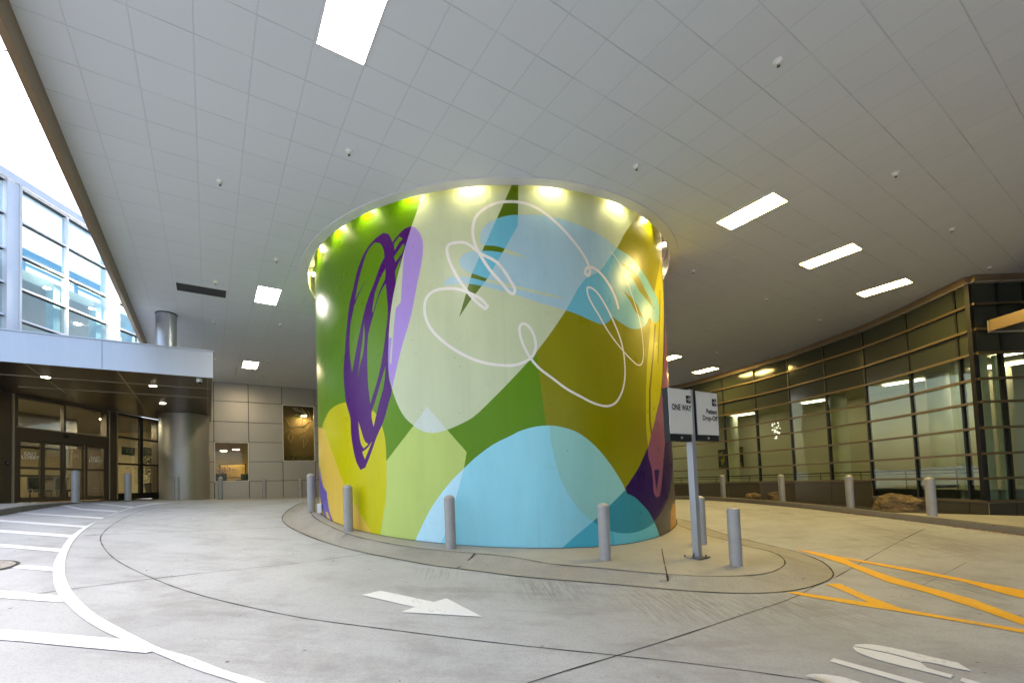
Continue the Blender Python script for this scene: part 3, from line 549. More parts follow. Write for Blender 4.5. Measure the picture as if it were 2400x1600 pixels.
dm = b.build('painted_wall', [mural_mat('mural_' + k, cols[k]) for k in cn], dth, smooth='all')
dm.data.normals_split_custom_set_from_vertices([Vector((math.sin(t), -math.cos(t), 0)) for t in th])
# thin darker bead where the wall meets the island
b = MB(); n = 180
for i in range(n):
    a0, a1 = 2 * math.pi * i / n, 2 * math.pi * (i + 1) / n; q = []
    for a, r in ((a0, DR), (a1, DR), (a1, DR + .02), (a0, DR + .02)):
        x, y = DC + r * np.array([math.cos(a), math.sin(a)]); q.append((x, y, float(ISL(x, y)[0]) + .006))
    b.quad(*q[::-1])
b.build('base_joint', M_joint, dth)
# ring trim, recess and its lamps
rt = thing('ceiling_ring', 'white ring trim in the ceiling round the top of the painted drum', 'ring trim', (DC[0], DC[1], HC))
b = MB(); b.lathe([(RO, HC - .001), (RO, HC - .02), (RI, HC - .02), (RI, HC + .0)], DC, 144, 0, False); b.build('trim', M_trimw, rt, smooth=True)
b = MB(); b.lathe([(RI + .004, HC), (RI + .004, HC + .5), (DR - .02, HC + .5)], DC, 144, 0, False); b.build('recess', mat('recess_plaster', '#c8c2b4', .5, .1, .05), rt, smooth=True)
angs = [math.atan2(cyl(*p)[0] / DR, 1) for p in []]
sp_px = [(752,700),(749,629),(794,584),(864,533),(966,485),(1105,437),(1290,431),(1444,469),(1518,511),(1553,575)]
tt = [cyl(*p)[0] / DR for p in sp_px[1:]]
tt = sorted(tt); dt = np.diff(tt).mean(); k = int(round((2 * math.pi - (tt[-1] - tt[0])) / .31)); rest = [tt[-1] + (2 * math.pi - (tt[-1] - tt[0])) * i / k for i in range(1, k)]
sm = None
for i, t in enumerate(tt + rest):
    e = np.array([math.sin(t), -math.cos(t)]); p = DC + e * (DR + .07)
    b = MB(); b.lathe([(.05, HC + .36), (.05, HC + .5)], p, 16); f = b.build('lamp_housing', M_trimw, rt)
    b = MB(); b.lathe([(.042, HC + .30), (.042, HC + .358)], p, 16); b.build('lens', emit('cove_lens', '#fff0c0', 30.), f)
    L = bpy.data.lights.new('cove_lamp', 'SPOT'); L.energy = 21; L.color = (1, .88, .52); L.spot_size = math.radians(125); L.spot_blend = .7; L.shadow_soft_size = .035
    o = bpy.data.objects.new('cove_lamp', L); COL.objects.link(o); o.location = (p[0], p[1], HC + .27); o.rotation_euler = Vector((-e[0] * .3, -e[1] * .3, -1)).to_track_quat('-Z', 'Y').to_euler()
# small junction box by the drum
p = DC + (DR + .05) * np.array([math.sin(cyl(752, 1190)[0] / DR + .05), -math.cos(cyl(752, 1190)[0] / DR + .05)])
z0 = float(ISL(*p)[0]); b = MB(); b.box(p[0] - .05, p[0] + .05, p[1] - .05, p[1] + .06, z0 + .04, z0 + .26); b.tube([(p[0], p[1], z0), (p[0], p[1], z0 + .05)], .015)
tag(b.build('junction_box', M_trimw, bev=.008), 'little grey junction box low on the drum behind a bollard', 'box')
# ------------------------------------------------------------------ bollards
def make_bollard(loc):
    t = thing('bollard', 'x', 'bollard', loc, 'steel bollards')
    b = MB(); x, y, z = loc; r = .095; h = .94
    b.lathe([(r, z - .12), (r, z + h - .075)], (x, y), 28, 0, False)
    b.build('post', M_bol, t, smooth=True)
    b = MB(); b.lathe([(r + .003, z + h - .085), (r + .003, z + h - .07)] + [((r + .003) * math.cos(a), z + h - .07 + .07 * math.sin(a)) for a in np.linspace(.15, 1.5, 8)], (x, y), 28)
    b.build('cap', M_bol, t, smooth=True); return t
bl = [((730,1197.6),.14,'grey bollard farthest left on the kerb round the painted drum'),((817,1243.8),.14,'grey bollard in front of the yellow part of the mural'),
 ((1057,1285),.14,'grey bollard in front of the pale blue part of the mural'),((1419,1313),.14,'grey bollard in front of the teal part of the mural'),
 ((1645,1273.5),.14,'grey bollard partly hidden behind the sign post'),((1726,1327.7),.14,'grey bollard alone at the nose of the island right of the sign'),
 ((1696,1166.3),-1,'grey bollard at the mulch bed farthest back by the glass wall'),((1834,1174.6),-1,'grey bollard beside the two small rocks'),
 ((1994,1188.8),-1,'grey bollard standing just left of the big boulder'),((2185,1208.9),-1,'grey bollard touching the right end of the big boulder'),
 ((177,1178),.012,'pale bollard right in front of the sliding lobby doors'),((300,1174),.012,'pale bollard in front of the sidelight window beside the doors'),
 ((415,1171.6),.012,'tan lit bollard in front of the big round metal column'),((517,1170.7),.012,'bronze looking bollard below the left edge of the square window'),
 ((620,1170),.012,'bronze looking bollard before the plain wall panels between the two windows'),((705,1165),.012,'bronze looking bollard below the tall window with the branch')]
bw = [(-4.06,11.0),(-2.58,8.99),(-.45,7.86),(2.13,7.41),(4.44,8.76),(4.22,7.27),(10.2,18.1),(10.6,15.3),(10.8,12.8),(11.0,10.7),(-11.5,12.75),(-11.55,14.8),(-11.2,16.6),(-10.5,18.25),(-9.6,20.3),(-8.7,22.2)]
proto = None
for (px, off, lab), (x, y) in zip(bl, bw):
    w = ray(*px); q = w * (np.hypot(x, y) / np.hypot(w[0], w[1])); z = q[2] + EYE; x, y = q[0], q[1]
    if proto is None: proto = make_bollard((x, y, z)); o = proto
    else: o = copy_tree(proto); o.location = (x, y, z)
    o['label'] = lab
    if off > 0:
        gz = float(ISL(x, y)[0]) if off > .1 else float(WL(x, y)); o.location.z = gz
# ------------------------------------------------------------------ text helper
def text_mesh(txt, P, d, s, z, h, mt, name, parent, nout, wx=1., align='LEFT', bold=0., sp=1.):
    """lettering standing on an upright plane through P along d, offset nout along the right-hand normal"""
    cu = bpy.data.curves.new('lettering', 'FONT'); cu.body = txt; cu.size = 1; cu.align_x = align; cu.offset = bold; cu.space_line = sp; cu.extrude = 0.; cu.resolution_u = 3
    o = bpy.data.objects.new('lettering', cu); COL.objects.link(o); dg = bpy.context.evaluated_depsgraph_get(); me = bpy.data.meshes.new_from_object(o.evaluated_get(dg)); bpy.data.objects.remove(o)
    d = np.array(d, float); nr = np.array([d[1], -d[0]]); b = MB()
    for v in me.vertices:
        q = np.array(P[:2]) + d * (s + v.co.x * h * wx) + nr * nout; b.v.append((q[0], q[1], z + v.co.y * h))
    b.f = [tuple(p.vertices) for p in me.polygons]; b.mi = [0] * len(b.f); bpy.data.meshes.remove(me); return b.build(name, mt, parent)
# ------------------------------------------------------------------ sign post with two boxed signs
sp0 = hit(1632, 1306, .14); zs = float(ISL(*sp0)[0]); sg = thing('sign_post', 'grey post carrying the ONE WAY and Patient Drop-Off sign boxes', 'sign', (sp0[0], sp0[1], zs), None)
du = np.array([.62, .7846]); du = U_ / np.linalg.norm(U_); nu = np.array([du[1], -du[0]])
def sgp(px, py): return at_plane(px, py, sp0, du)
ps = .0; ztop = sgp(1612, 912)[1]
b = MB(); b.wallbox(sp0, du, -.055, .055, zs + .01, ztop - .02, -.078, .034); b.build('post', mat('galvanised_post', '#a3a6ab', .45, .5, .06), sg, bev=.006)
b = MB(); b.wallbox(sp0, du, -.17, .17, zs, zs + .014, -.15, .17)
for a, c_ in ((-.13, -.1), (.13, -.1), (-.13, .13), (.13, .13)): q = sp0 + du * a + np.array([-du[1], du[0]]) * c_; b.lathe([(.016, zs + .014), (.016, zs + .045)], q, 6)
for a in (-1, 1): q = sp0 + du * a * .055; b.quad((*q, zs + .014), (*(q + du * a * .07), zs + .014), (*q, zs + .1))
b.build('base_plate', mat('galvanised_plate', '#77777a', .5, .6, .25, 20), sg)
M_sface = mat('sign_face_white', '#dcd9d1', .5, 0, .02, 1); M_sbox = mat('sign_box_black', '#10171a', .5, .1, .05); M_let = mat('sign_lettering_black', '#151515', .6, 0, .0)
M_silv = mat('sign_edge_silver', '#c9c9c6', .4, .3, .02)
for k, (x0, x1, yt, yb, ym, txt, lab) in enumerate(((1558, 1612.4, 909.5, 1034, 1016.3, 'ONE WAY', 'box reading ONE WAY'), (1622.4, 1672.5, 917.5, 1033.5, 1019, 'Patient\nDrop-Off', 'box reading Patient Drop-Off'))):
    s0 = sgp(x0, 970)[0]; s1 = sgp(x1, 970)[0]; zt = sgp((x0), yt)[1]; zb = sgp(x0 + 6, yb)[1]; zm = sgp(x0 + 6, ym)[1]
    # nearest face stands .08 in front of the post axis
    b = MB(); b.wallbox(sp0, du, s0, s1, zb, zt, -.075, .03); bx = b.build('sign_box', M_sbox, sg, bev=.006); bx['label'] = 'black ' + lab
    w = s1 - s0; b = MB(); b.wallbox(sp0, du, s0 + .012, s1 - .012, zm, zt - .012, -.081, -.074); fc = b.build('sign_face', M_sface, bx)
    b = MB()
    for q in ((s0 + .006, s0 + .014, zm, zt - .006), (s1 - .014, s1 - .006, zm, zt - .006), (s0 + .006, s1 - .006, zt - .013, zt - .005), (s0 + .006, s1 - .006, zm - .004, zm + .004)): b.wallbox(sp0, du, *q, -.085, -.0755)
    for a in (s0 + .04, s1 - .04):
        for zq in (zm + .04, zt - .05): b.wallbox(sp0, du, a - .006, a + .006, zq - .006, zq + .006, -.084, -.0805)
    b.build('face_edge', M_silv, bx)
    hh = zt - zm; asq = w * .2; ax1 = s1 - w * (.045 if k == 0 else .06); zq = zt - hh * (.135 if k == 0 else .145); b = MB()
    b.wallbox(sp0, du, ax1 - asq, ax1, zq - hh * .17, zq, -.0835, -.0808); sqo = b.build('arrow_square', M_let, bx)
    b = MB(); cx, cz, r_ = ax1 - asq / 2, zq - hh * .085, hh * .052
    def bar(a0, b0, a1, b1, t):
        v = np.array([a1 - a0, b1 - b0]); L_ = np.linalg.norm(v); v /= L_; n_ = np.array([-v[1], v[0]]) * t / 2; P2 = [np.array([a0, b0]) + n_, np.array([a0, b0]) - n_, np.array([a1, b1]) - n_, np.array([a1, b1]) + n_]
        b.quad(*[(*(sp0 + du * q[0] + nu * .0848), q[1]) for q in P2])
    bar(cx - asq * .4, cz, cx + asq * .36, cz, .011); bar(cx + asq * .02, cz + r_, cx + asq * .4, cz - .002, .012); bar(cx + asq * .02, cz - r_, cx + asq * .4, cz + .002, .012); b.build('arrow', M_sface, bx)
    if k == 0: text_mesh(txt, sp0, du, s1 - w * .045, zq - hh * .345, hh * .185, M_let, 'lettering', bx, .0835, .8, 'RIGHT', .028)
    else: text_mesh(txt, sp0, du, s1 - w * .055, zq - hh * .36, hh * .16, M_let, 'lettering', bx, .0835, .95, 'RIGHT', .028, .98)
    text_mesh('NH', sp0, du, (s0 + s1) / 2, (zb + zm) / 2 - .022, .06, M_sface, 'emblem', bx, .0765, .62, 'CENTER', .02)
# ------------------------------------------------------------------ ceiling fittings
def ceil_light(cx, cy, label, a=.3, l=.6, m=None, z=HC, group='ceiling light panels'):
    t = thing('ceiling_light', label, 'ceiling light', (cx, cy, z), group); C0 = np.array([cx, cy])
    b = MB(); o = C0 - U_ * a - V_ * l
    for q in ((0, 2 * a, 0, .02), (0, 2 * a, 2 * l - .02, 2 * l), (0, .02, .02, 2 * l - .02), (2 * a - .02, 2 * a, .02, 2 * l - .02)):
        b.obox((*(o + U_ * q[0] + V_ * q[2]), z - .012), (*(U_ * (q[1] - q[0])), 0), (*(V_ * (q[3] - q[2])), 0), (0, 0, .011))
    b.build('frame', M_trimw, t); b = MB(); b.obox((*(o + U_ * .02 + V_ * .02), z - .007), (*(U_ * (2 * a - .04)), 0), (*(V_ * (2 * l - .04)), 0), (0, 0, .005)); b.build('diffuser', m or M_lamp, t); return t
u0, v0 = 1.49, 4.79; x, y = uv2xy(u0, v0); ceil_light(x, y, 'big bright light panel cut by the top of the frame', .31, .6, M_lampn)
for (x, y), lab in (((6.02, 9.07), 'lit panel nearest the drum in the row of three on the right'), ((9.33, 11.12), 'lit panel in the middle of the row of three on the right'), ((12.65, 13.2), 'lit panel nearest the glass corner in the row of three'),
    ((12.3, 22.9), 'lit panel low above the far glass wall by the signs'), ((-5.62, 12.22), 'squarish lit panel beside the dark ceiling vent'), ((-9.5, 18.93), 'lit panel above the metal panel wall with windows'), (at_z(1563, 841, 5.5), 'lit panel peeping out from behind the drum')):
    ceil_light(x, y, lab, .3, .58, M_lampn if -7 < x < 0 else (M_lampw if x < 0 else M_lamp))
vx, vy = at_z(473, 680, 5.5); vt = thing('ceiling_vent', 'dark louvred vent strip in the ceiling left of the drum', 'vent', (vx, vy, HC)); C0 = np.array([vx, vy])
b = MB(); o = C0 - U_ * .6 - V_ * .3
for q in ((0, 1.2, 0, .03), (0, 1.2, .57, .6), (0, .03, .03, .57), (1.17, 1.2, .03, .57)): b.obox((*(o + U_ * q[0] + V_ * q[2]), HC - .014), (*(U_ * (q[1] - q[0])), 0), (*(V_ * (q[3] - q[2])), 0), (0, 0, .013))
b.build('frame', M_trimw, vt); b = MB()
b.obox((*(o + U_ * .03 + V_ * .03), HC - .004), (*(U_ * 1.14), 0), (*(V_ * .54), 0), (0, 0, .003), 0)
for i in range(13): b.obox((*(o + U_ * .03 + V_ * (.045 + i * .04)), HC - .012), (*(U_ * 1.14), 0), (*(V_ * .016), 0), (0, 0, .008), 1)
b.build('louvre', [M_black, mat('vent_grey', '#4c4c4c', .6)], vt)
sprk = [((1824,146),'sprinkler head nearest the upper right corner of the ceiling'),((1491.6,391),'sprinkler head just above the right shoulder of the drum'),((2099,408),'sprinkler head right of the nearest lit panel of the three'),((2231,538),'sprinkler head above the last panel of the row of three'),
 ((2320,627),'sprinkler head over the corner of the glass wall'),((1625,636),'sprinkler head right of the drum under the ring'),((1797,701),'sprinkler head left of the middle lit panel of three'),((1920.6,750),'sprinkler head left of the farthest panel of three'),((1680,826),'sprinkler head above the far low lit panel'),
 ((818,356),'sprinkler head high up left of the drum'),((516,427),'sprinkler head in the middle of the left ceiling'),((648,609),'sprinkler head between the drum and the squarish panel'),((505,661),'sprinkler head at the edge of the dark vent'),((502,755),'sprinkler head below the dark vent'),((657,761),'sprinkler head below the squarish lit panel'),
 ((504,842),'sprinkler head over the canopy corner'),((627,847),'sprinkler head right beside the panel above the metal wall'),((617,879),'sprinkler head closest to the metal panel wall'),((1590,893),'sprinkler head closest to the far end of the glass wall'),((1768,845),'faint sprinkler head near the glass wall band')]
sp1 = None; M_sp = mat('sprinkler_white', '#f0efea', .4, .1, .03)
for px, lab in sprk:
    x, y = at_z(*px, 5.48)
    if sp1 is None:
        sp1 = thing('sprinkler', lab, 'sprinkler', (x, y, HC), 'ceiling sprinklers')
        b = MB(); b.lathe([(.012, HC - .05), (.03, HC - .045), (.033, HC - .02), (.058, HC - .012), (.06, HC - .001)], (x, y), 20); b.build('cup', M_sp, sp1, smooth=True)
        b = MB(); b.tube([(x - .014, y, HC - .045), (x - .012, y, HC - .075)], .004, 6); b.tube([(x + .014, y, HC - .045), (x + .012, y, HC - .075)], .004, 6); b.lathe([(.022, HC - .082), (.022, HC - .078)], (x, y), 12); b.build('deflector', mat('sprinkler_metal', '#5c5750', .4, .7), sp1)
    else: o = copy_tree(sp1); o.location = (x, y, HC); o['label'] = lab
# ------------------------------------------------------------------ canopy over the entrance
CB, CT = 3.5 + EYE, 4.3 + EYE
cv = thing('entrance_canopy', 'silver fronted canopy with dark soffit over the lobby doors', 'canopy', (-7.8, 13.3, CB))
A, B, Cc, Dd = np.array(uv2xy(.165, 15.4)), np.array(uv2xy(.165, 25.0)), np.array((-14.6, 20.4)), np.array((-15.3, 8.85))
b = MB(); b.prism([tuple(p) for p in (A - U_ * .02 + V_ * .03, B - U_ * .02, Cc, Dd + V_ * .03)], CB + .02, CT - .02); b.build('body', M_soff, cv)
def facing(P, Q, name, m, z0, z1, seams, t=.03):
    d = (Q - P); L_ = np.linalg.norm(d); d = d / L_; b = MB(); ss = [0] + list(seams) + [L_]
    for a, c_ in zip(ss[:-1], ss[1:]): b.wallbox(P, d, a + (.004 if a else 0), c_ - (.004 if c_ < L_ else 0), z0, z1, 0, -t)
    return b.build(name, m, cv, bev=.004)
facing(A, Dd, 'fascia', M_fasc, CB, CT, [2.62, 6.0]); facing(B, A, 'side_fascia', M_fasc, CB, CT, [3.2, 6.4])
b = MB(); b.prism([tuple(p) for p in (A + U_ * .03 - V_ * .04, B + U_ * .03, Cc, Dd - V_ * .04)], CT + .0, CT + .03); b.build('coping', M_fasc, cv)
b = MB(); M_sl = mat('soffit_seam', '#b9ab94', .5, .3, .05)
def soff(p, q, w=.018):
    p, q = np.array(p), np.array(q); d = q - p; L_ = np.linalg.norm(d); b.wallbox(p, d / L_, 0, L_, CB + .004, CB + .016, -w / 2, w / 2)
for px in ((51.7, 849), (273.6, 868.5)):
    u, v = xy2uv(*at_z(*px, 3.5)); soff(uv2xy(u, 15.45), uv2xy(u, min(24.95, 15.45 + (20 if u > -1 else 6))))
soff(uv2xy(.02, 15.5), uv2xy(.02, 24.9)); soff(uv2xy(.12, 15.46), uv2xy(-8, 15.46), .03)
for px in ((250, 895), (270, 920)):
    u, v = xy2uv(*at_z(*px, 3.5)); soff(uv2xy(.1, v), uv2xy(-7.2 if v < 18 else -5, v), .012)
b.build('seam', M_sl, cv)
for px in ((107, 883.5), (358.6, 904), (381.5, 944.5)):
    x, y = at_z(*px, 3.5); b = MB(); b.lathe([(.12, CB - .004), (.12, CB + .01)], (x, y), 24); f = b.build('downlight', M_trimw, cv); b = MB(); b.lathe([(.095, CB - .008), (.095, CB - .003)], (x, y), 24); b.build('lens', M_can, f)
x, y = at_z(467, 891, 3.45); t = thing('dome_camera', 'white security camera dome under the canopy corner', 'security camera', (x, y, CB)); b = MB(); b.lathe([(.075, CB - .11), (.08, CB - .1), (.08, CB)], (x, y), 20); b.build('housing', M_trimw, t, smooth=True)
b = MB(); b.lathe([(.01, CB - .165), (.035, CB - .155), (.052, CB - .135), (.058, CB - .11)], (x, y), 20); b.build('dome', mat('dome_black', '#111114', .15), t, smooth=True)
# column above the canopy
x, y = at_z(379, 728, 5.5); x, y = x - .05, y + .27
t = thing('column', 'slim silver round column between canopy roof and ceiling', 'column', (x, y, CT + .03), 'round metal columns'); b = MB(); b.lathe([(.27, CT + .03), (.27, HC - .38), (.266, HC - .375), (.266, HC - .365), (.27, HC - .36), (.27, HC - .02)], (x, y), 48); b.build('shaft', M_alu, t, smooth=True)
b = MB(); b.lathe([(.285, HC - .03), (.285, HC)], (x, y), 48); b.build('collar', M_dark, t, smooth=True)
# big column under the canopy
bx_, by_ = -12.78, 19.55; zg = float(WL(bx_, by_)); t = thing('column', 'fat round metal clad column beside the lobby windows', 'column', (bx_, by_, zg), 'round metal columns')
M_colm = mat('column_metal', '#a09d96', .4, .7, .05, .8, stretch=(1, 1, .2)); zs_ = [at_plane(423, 1048, (bx_, by_ - .95), (1, 0))[1], at_plane(423, 1125, (bx_, by_ - .95), (1, 0))[1]]
pr_ = [(.95, zg)]
for z in sorted(zs_): pr_ += [(.95, z - .008), (.94, z - .006), (.94, z + .006), (.95, z + .008)]
pr_ += [(.95, CB)]; b = MB(); b.lathe(pr_, (bx_, by_), 72); b.build('shaft', M_colm, t, smooth=True)
# ------------------------------------------------------------------ metal panel wall with two windows
WP = np.array(uv2xy(0, 25.05)); dW = U_; pw = thing('panel_wall', 'taupe metal panel wall with a square and a tall window', 'wall', (*WP, 1.2))
def wp(px, py): return at_plane(px, py, WP, dW)
sx = [wp(x, 1036)[0] for x in (501.5, 583, 662, 738)]; wd = (sx[3] - sx[0]) / 3; sx = [sx[0] - 1.46, sx[0] - 1.45] + sx + [sx[-1] + wd * i for i in range(1, 9)]
zr = [wp(585, y)[1] for y in (1127.5, 1081.6, 1036, 990, 943)]; zr = [zr[0] - (zr[1] - zr[0]) * .95] + zr + [HC]
w1 = (sx[2], sx[3], zr[1], zr[3]); w2 = (sx[4], sx[5], zr[2], zr[5]); zbot = zr[0]
def body(P, d, s0, s1, z0, z1, n0, n1, holes, mb):
    xs = sorted({s0, s1, *[h[0] for h in holes], *[h[1] for h in holes]}); zs2 = sorted({z0, z1, *[h[2] for h in holes], *[h[3] for h in holes]})
    for i in range(len(xs) - 1):
        for j in range(len(zs2) - 1):
            cx, cz = (xs[i] + xs[i + 1]) / 2, (zs2[j] + zs2[j + 1]) / 2
            if not any(h[0] < cx < h[1] and h[2] < cz < h[3] for h in holes): mb.wallbox(P, d, xs[i], xs[i + 1], zs2[j], zs2[j + 1], n0, n1)
b = MB(); body(WP, dW, sx[0], sx[-1], -.5, HC + .7, 0, .2, [w1, w2], b); b.build('backing', M_black, pw)
for i in range(len(sx) - 1):
    for j in range(len(zr) - 1):
        cx, cz = (sx[i] + sx[i + 1]) / 2, (zr[j] + zr[j + 1]) / 2
        if sx[i + 1] - sx[i] < .1: continue
        if any(h[0] < cx < h[1] and h[2] < cz < h[3] for h in (w1, w2)): continue
        b = MB(); b.wallbox(WP, dW, sx[i] + .014, sx[i + 1] - .014, zr[j] + .012, zr[j + 1] - .012, -.035, -.002); b.build('panel', M_wall, pw, bev=.006)
M_gl = glass('window_glass', '#eef0ea', .03, (.9, .93, .95), .02, .25); M_gld = glass('vision_glass', '#e4e8dc', .01, (.8, .86, .84), .02, .13)
for k, (a, c_, z0, z1) in enumerate((w1, w2)):
    b = MB(); t_ = .045
    for q in ((a, c_, z0, z0 + t_), (a, c_, z1 - t_, z1), (a, a + t_, z0 + t_, z1 - t_), (c_ - t_, c_, z0 + t_, z1 - t_)): b.wallbox(WP, dW, *q, -.055, .05)
    f = b.build('window', M_trimw, pw, bev=.004); f['label'] = ('square window with lobby flowers', 'tall window with metal branch')[k]
    b = MB(); b.wallbox(WP, dW, a + t_, c_ - t_, z0 + t_, z1 - t_, .0, .008); b.build('pane', M_gl, f)
# rooms behind the two windows
M_cream = mat('cream_plaster', '#c2ab80', .7, 0, .06, .7); M_brown = mat('brown_feature_wall', '#84704c', .6, 0, .1, 1)
b = MB(); b.wallbox(WP, dW, sx[2] - 1.2, sx[3] + 1.1, zr[0], zr[0] + .02, .2, 4.2); b.wallbox(WP, dW, sx[2] - 1.2, sx[3] + 1.1, zr[4], zr[4] + .03, .2, 4.2); b.wallbox(WP, dW, sx[2] - 1.2, sx[3] + 1.1, zr[0], zr[4], 4.2, 4.3)
b.wallbox(WP, dW, sx[2] - 1.3, sx[2] - 1.2, zr[0], zr[4], .2, 4.2); b.wallbox(WP, dW, sx[3] + 1.0, sx[3] + 1.1, zr[0], zr[4], .2, 4.2); st(b.build('lounge_wall', M_cream))
b = MB(); b.wallbox(WP, dW, sx[4] - .3, sx[5] + .3, zr[1], zr[6] - .3, 1.1, 1.2); b.wallbox(WP, dW, sx[4] - .3, sx[5] + .3, zr[1], zr[1] + .05, .2, 1.1); b.wallbox(WP, dW, sx[4] - .35, sx[4] - .3, zr[1], zr[6] - .3, .2, 1.1); b.wallbox(WP, dW, sx[5] + .3, sx[5] + .35, zr[1], zr[6] - .3, .2, 1.1); b.wallbox(WP, dW, sx[4] - .3, sx[5] + .3, zr[6] - .3, zr[6] - .25, .2, 1.2)
st(b.build('niche_wall', M_brown))
def wq(s, z, n=0.): p = WP + dW * s + np.array([-dW[1], dW[0]]) * n; return (p[0], p[1], z)
def wpt(px, py, n):
    P = WP + np.array([-dW[1], dW[0]]) * n; s, z = at_plane(px, py, P, dW); return wq(s, z, n)
for k, (px, py, n, lab, sz) in enumerate(((524,1056,2.2,'oval lit ceiling lamp inside the square window','d'),(553,1053,1.4,'second oval lit lamp seen in the square window, right one','d'),(712,974,.75,'small lit lamp high in the tall branch window','d'))):
    p = wpt(px, py, n); t = thing('indoor_lamp', lab, 'lamp', p, 'lamps inside the wall windows'); b = MB(); b.lathe([(.16, p[2]), (.2, p[2] + .02), (.2, p[2] + .05)], p[:2], 24); b.build('shade', M_trimw, t); b = MB(); b.lathe([(.15, p[2] - .012), (.15, p[2] - .002)], p[:2], 24); b.build('lens', emit('indoor_lens', '#ffe0a0', 45.), t)
# lounge contents: picture frame, flowers, chairs
p0, p1 = wpt(514, 1087, 2.0), wpt(576, 1119, 2.0); t = thing('picture', 'yellow framed screen hanging inside the square window', 'picture', p0); s0, s1 = at_plane(514, 1087, WP + np.array([-dW[1], dW[0]]) * 2, dW)[0], at_plane(576, 1087, WP + np.array([-dW[1], dW[0]]) * 2, dW)[0]
b = MB(); b.wallbox(WP, dW, s0, s1, p1[2], p0[2], 2.0, 2.04); b.build('frame', M_black, t); b = MB(); b.wallbox(WP, dW, s0 + .04, s1 - .04, p1[2] + .04, p0[2] - .04, 1.985, 1.998); b.build('canvas', mat('canvas_yellow', '#c9a850', .6, 0, .25, 3), t)
t = thing('flower_vase', 'vase of pink and red flowers inside the square window', 'flowers', wpt(527, 1119, .7)); b = MB(); q = wpt(527, 1117, .7); b.lathe([(.06, q[2] - .2), (.1, q[2] - .05), (.07, q[2] + .1)], q[:2], 16); b.build('vase', mat('vase', '#40464c', .2), t, smooth=True)
for nm, col, cn_ in (('petals', '#b8455a', 70), ('leaves', '#3f5a2a', 60), ('petals', '#b48cc0', 50)):
    b = MB()
    for _ in range(cn_):
        cx = np.array(q) + np.array([random.gauss(0, .26), random.gauss(0, .15), .32 + random.gauss(0, .13)]); r = [np.array([random.uniform(-1, 1) for _ in range(3)]) * .055 for _ in range(3)]; b.quad(cx + r[0], cx + r[1], cx + r[2])
    b.build(nm, mat(nm + col, col, .6), t)
for px in (511, 572):
    q = wpt(px, 1119, 1.0); t = thing('lounge_chair', 'dark lounge chair %s of the flowers inside the square window' % ('left' if px < 540 else 'right'), 'chair', q, 'lounge chairs'); b = MB(); b.box(q[0] - .3, q[0] + .3, q[1] - .3, q[1] + .3, q[2] - .35, q[2] - .1); b.build('seat', mat('dark_upholstery', '#22262e', .8), t, bev=.05)
    b = MB(); b.box(q[0] - .3, q[0] + .3, q[1] + .2, q[1] + .32, q[2] - .1, q[2] + .22); b.build('backrest', mat('dark_upholstery', '#22262e', .8), t, bev=.05)
# metal branch sculpture in tall window
q = wpt(690, 1000, .35); t = thing('branch_sculpture', 'metal branch with diamond leaves hanging in the tall window', 'sculpture', q); b = MB()
def br(*pts, r=.018): b.tube([wpt(400 + x / 3.92, 850 + y / 3.92, .35) for x, y in pts], r * 1.9, 6)
br((1040,640),(1105,595),(1235,580),(1300,520),(1260,440)); br((1235,580),(1205,608)); br((1105,595),(1050,500)); br((1120,415),(1250,470)); br((1200,415),(1245,470))
b.build('branch', mat('sculpture_metal', '#d8c69c', .45, .1), t); b = MB()
for D_ in ([(1105,625),(1125,680),(1105,738),(1078,685)],[(1235,625),(1240,660),(1185,692),(1190,650)],[(1272,590),(1292,640),(1275,695),(1252,640)],[(1238,670),(1258,715),(1222,775),(1218,700)],[(1120,415),(1165,415),(1200,450),(1150,440)],[(1160,475),(1215,480),(1170,500),(1125,495)],[(1215,505),(1245,520),(1205,550)]): br(*D_, D_[0], r=.011)
b.build('leaf', mat('sculpture_metal', '#d8c69c', .45, .1), t)
b = MB(); q = wpt(690, 1074, .5)
for i in range(90):
    cx = np.array(wpt(random.uniform(668, 735), random.uniform(1068, 1076), random.uniform(.3, .8))); r = [np.array([random.uniform(-1, 1) for _ in range(3)]) * .06 for _ in range(3)]; b.quad(cx + r[0], cx + r[1], cx + r[2])
tag(b.build('plants', mat('dark_leaf', '#14160f', .7)), 'low dark planting along the bottom of the tall window', 'plants', kind='stuff')
# ------------------------------------------------------------------ lobby entrance facade
EP = np.array([-14.95, 14.8]); dE = np.array([.066, .9978]); dE /= np.linalg.norm(dE)
def ep(px, py): return at_plane(px, py, EP, dE)
eb = thing('lobby_entrance', 'bronze framed lobby entrance with four sliding glass door leaves', 'entrance', (EP[0], EP[1], 1.47))
zg = float(H(*EP)) + .01; sE = lambda px: ep(px, 1100)[0]; zE = lambda px, py: ep(px, py)[1]
M_bz = mat('bronze_frame', '#5a5041', .38, .5, .06, 1); M_bzl = mat('bronze_frame_edge', '#b3a58c', .4, .4, .05)
# solid parts: left pier, middle pier
b = MB(); b.wallbox(EP, dE, -6.0, sE(27), zg - .2, CB, -.0, .5); b.build('pier', M_bz, eb, bev=.01); b = MB(); b.wallbox(EP, dE, sE(252), sE(271), zg - .1, CB, -.06, .3); b.build('pier', M_bz, eb, bev=.01)
b = MB(); b.wallbox(EP, dE, sE(27.5), sE(30.5), zg, CB, -.05, .1); b.build('edge_trim', M_bzl, eb)
b = MB(); b.wallbox(EP, dE, sE(252), sE(253.5), zg, CB, -.09, -.06); b.wallbox(EP, dE, sE(270.5), sE(272), zg, CB, -.09, -.06); b.build('edge_trim', M_bzl, eb)
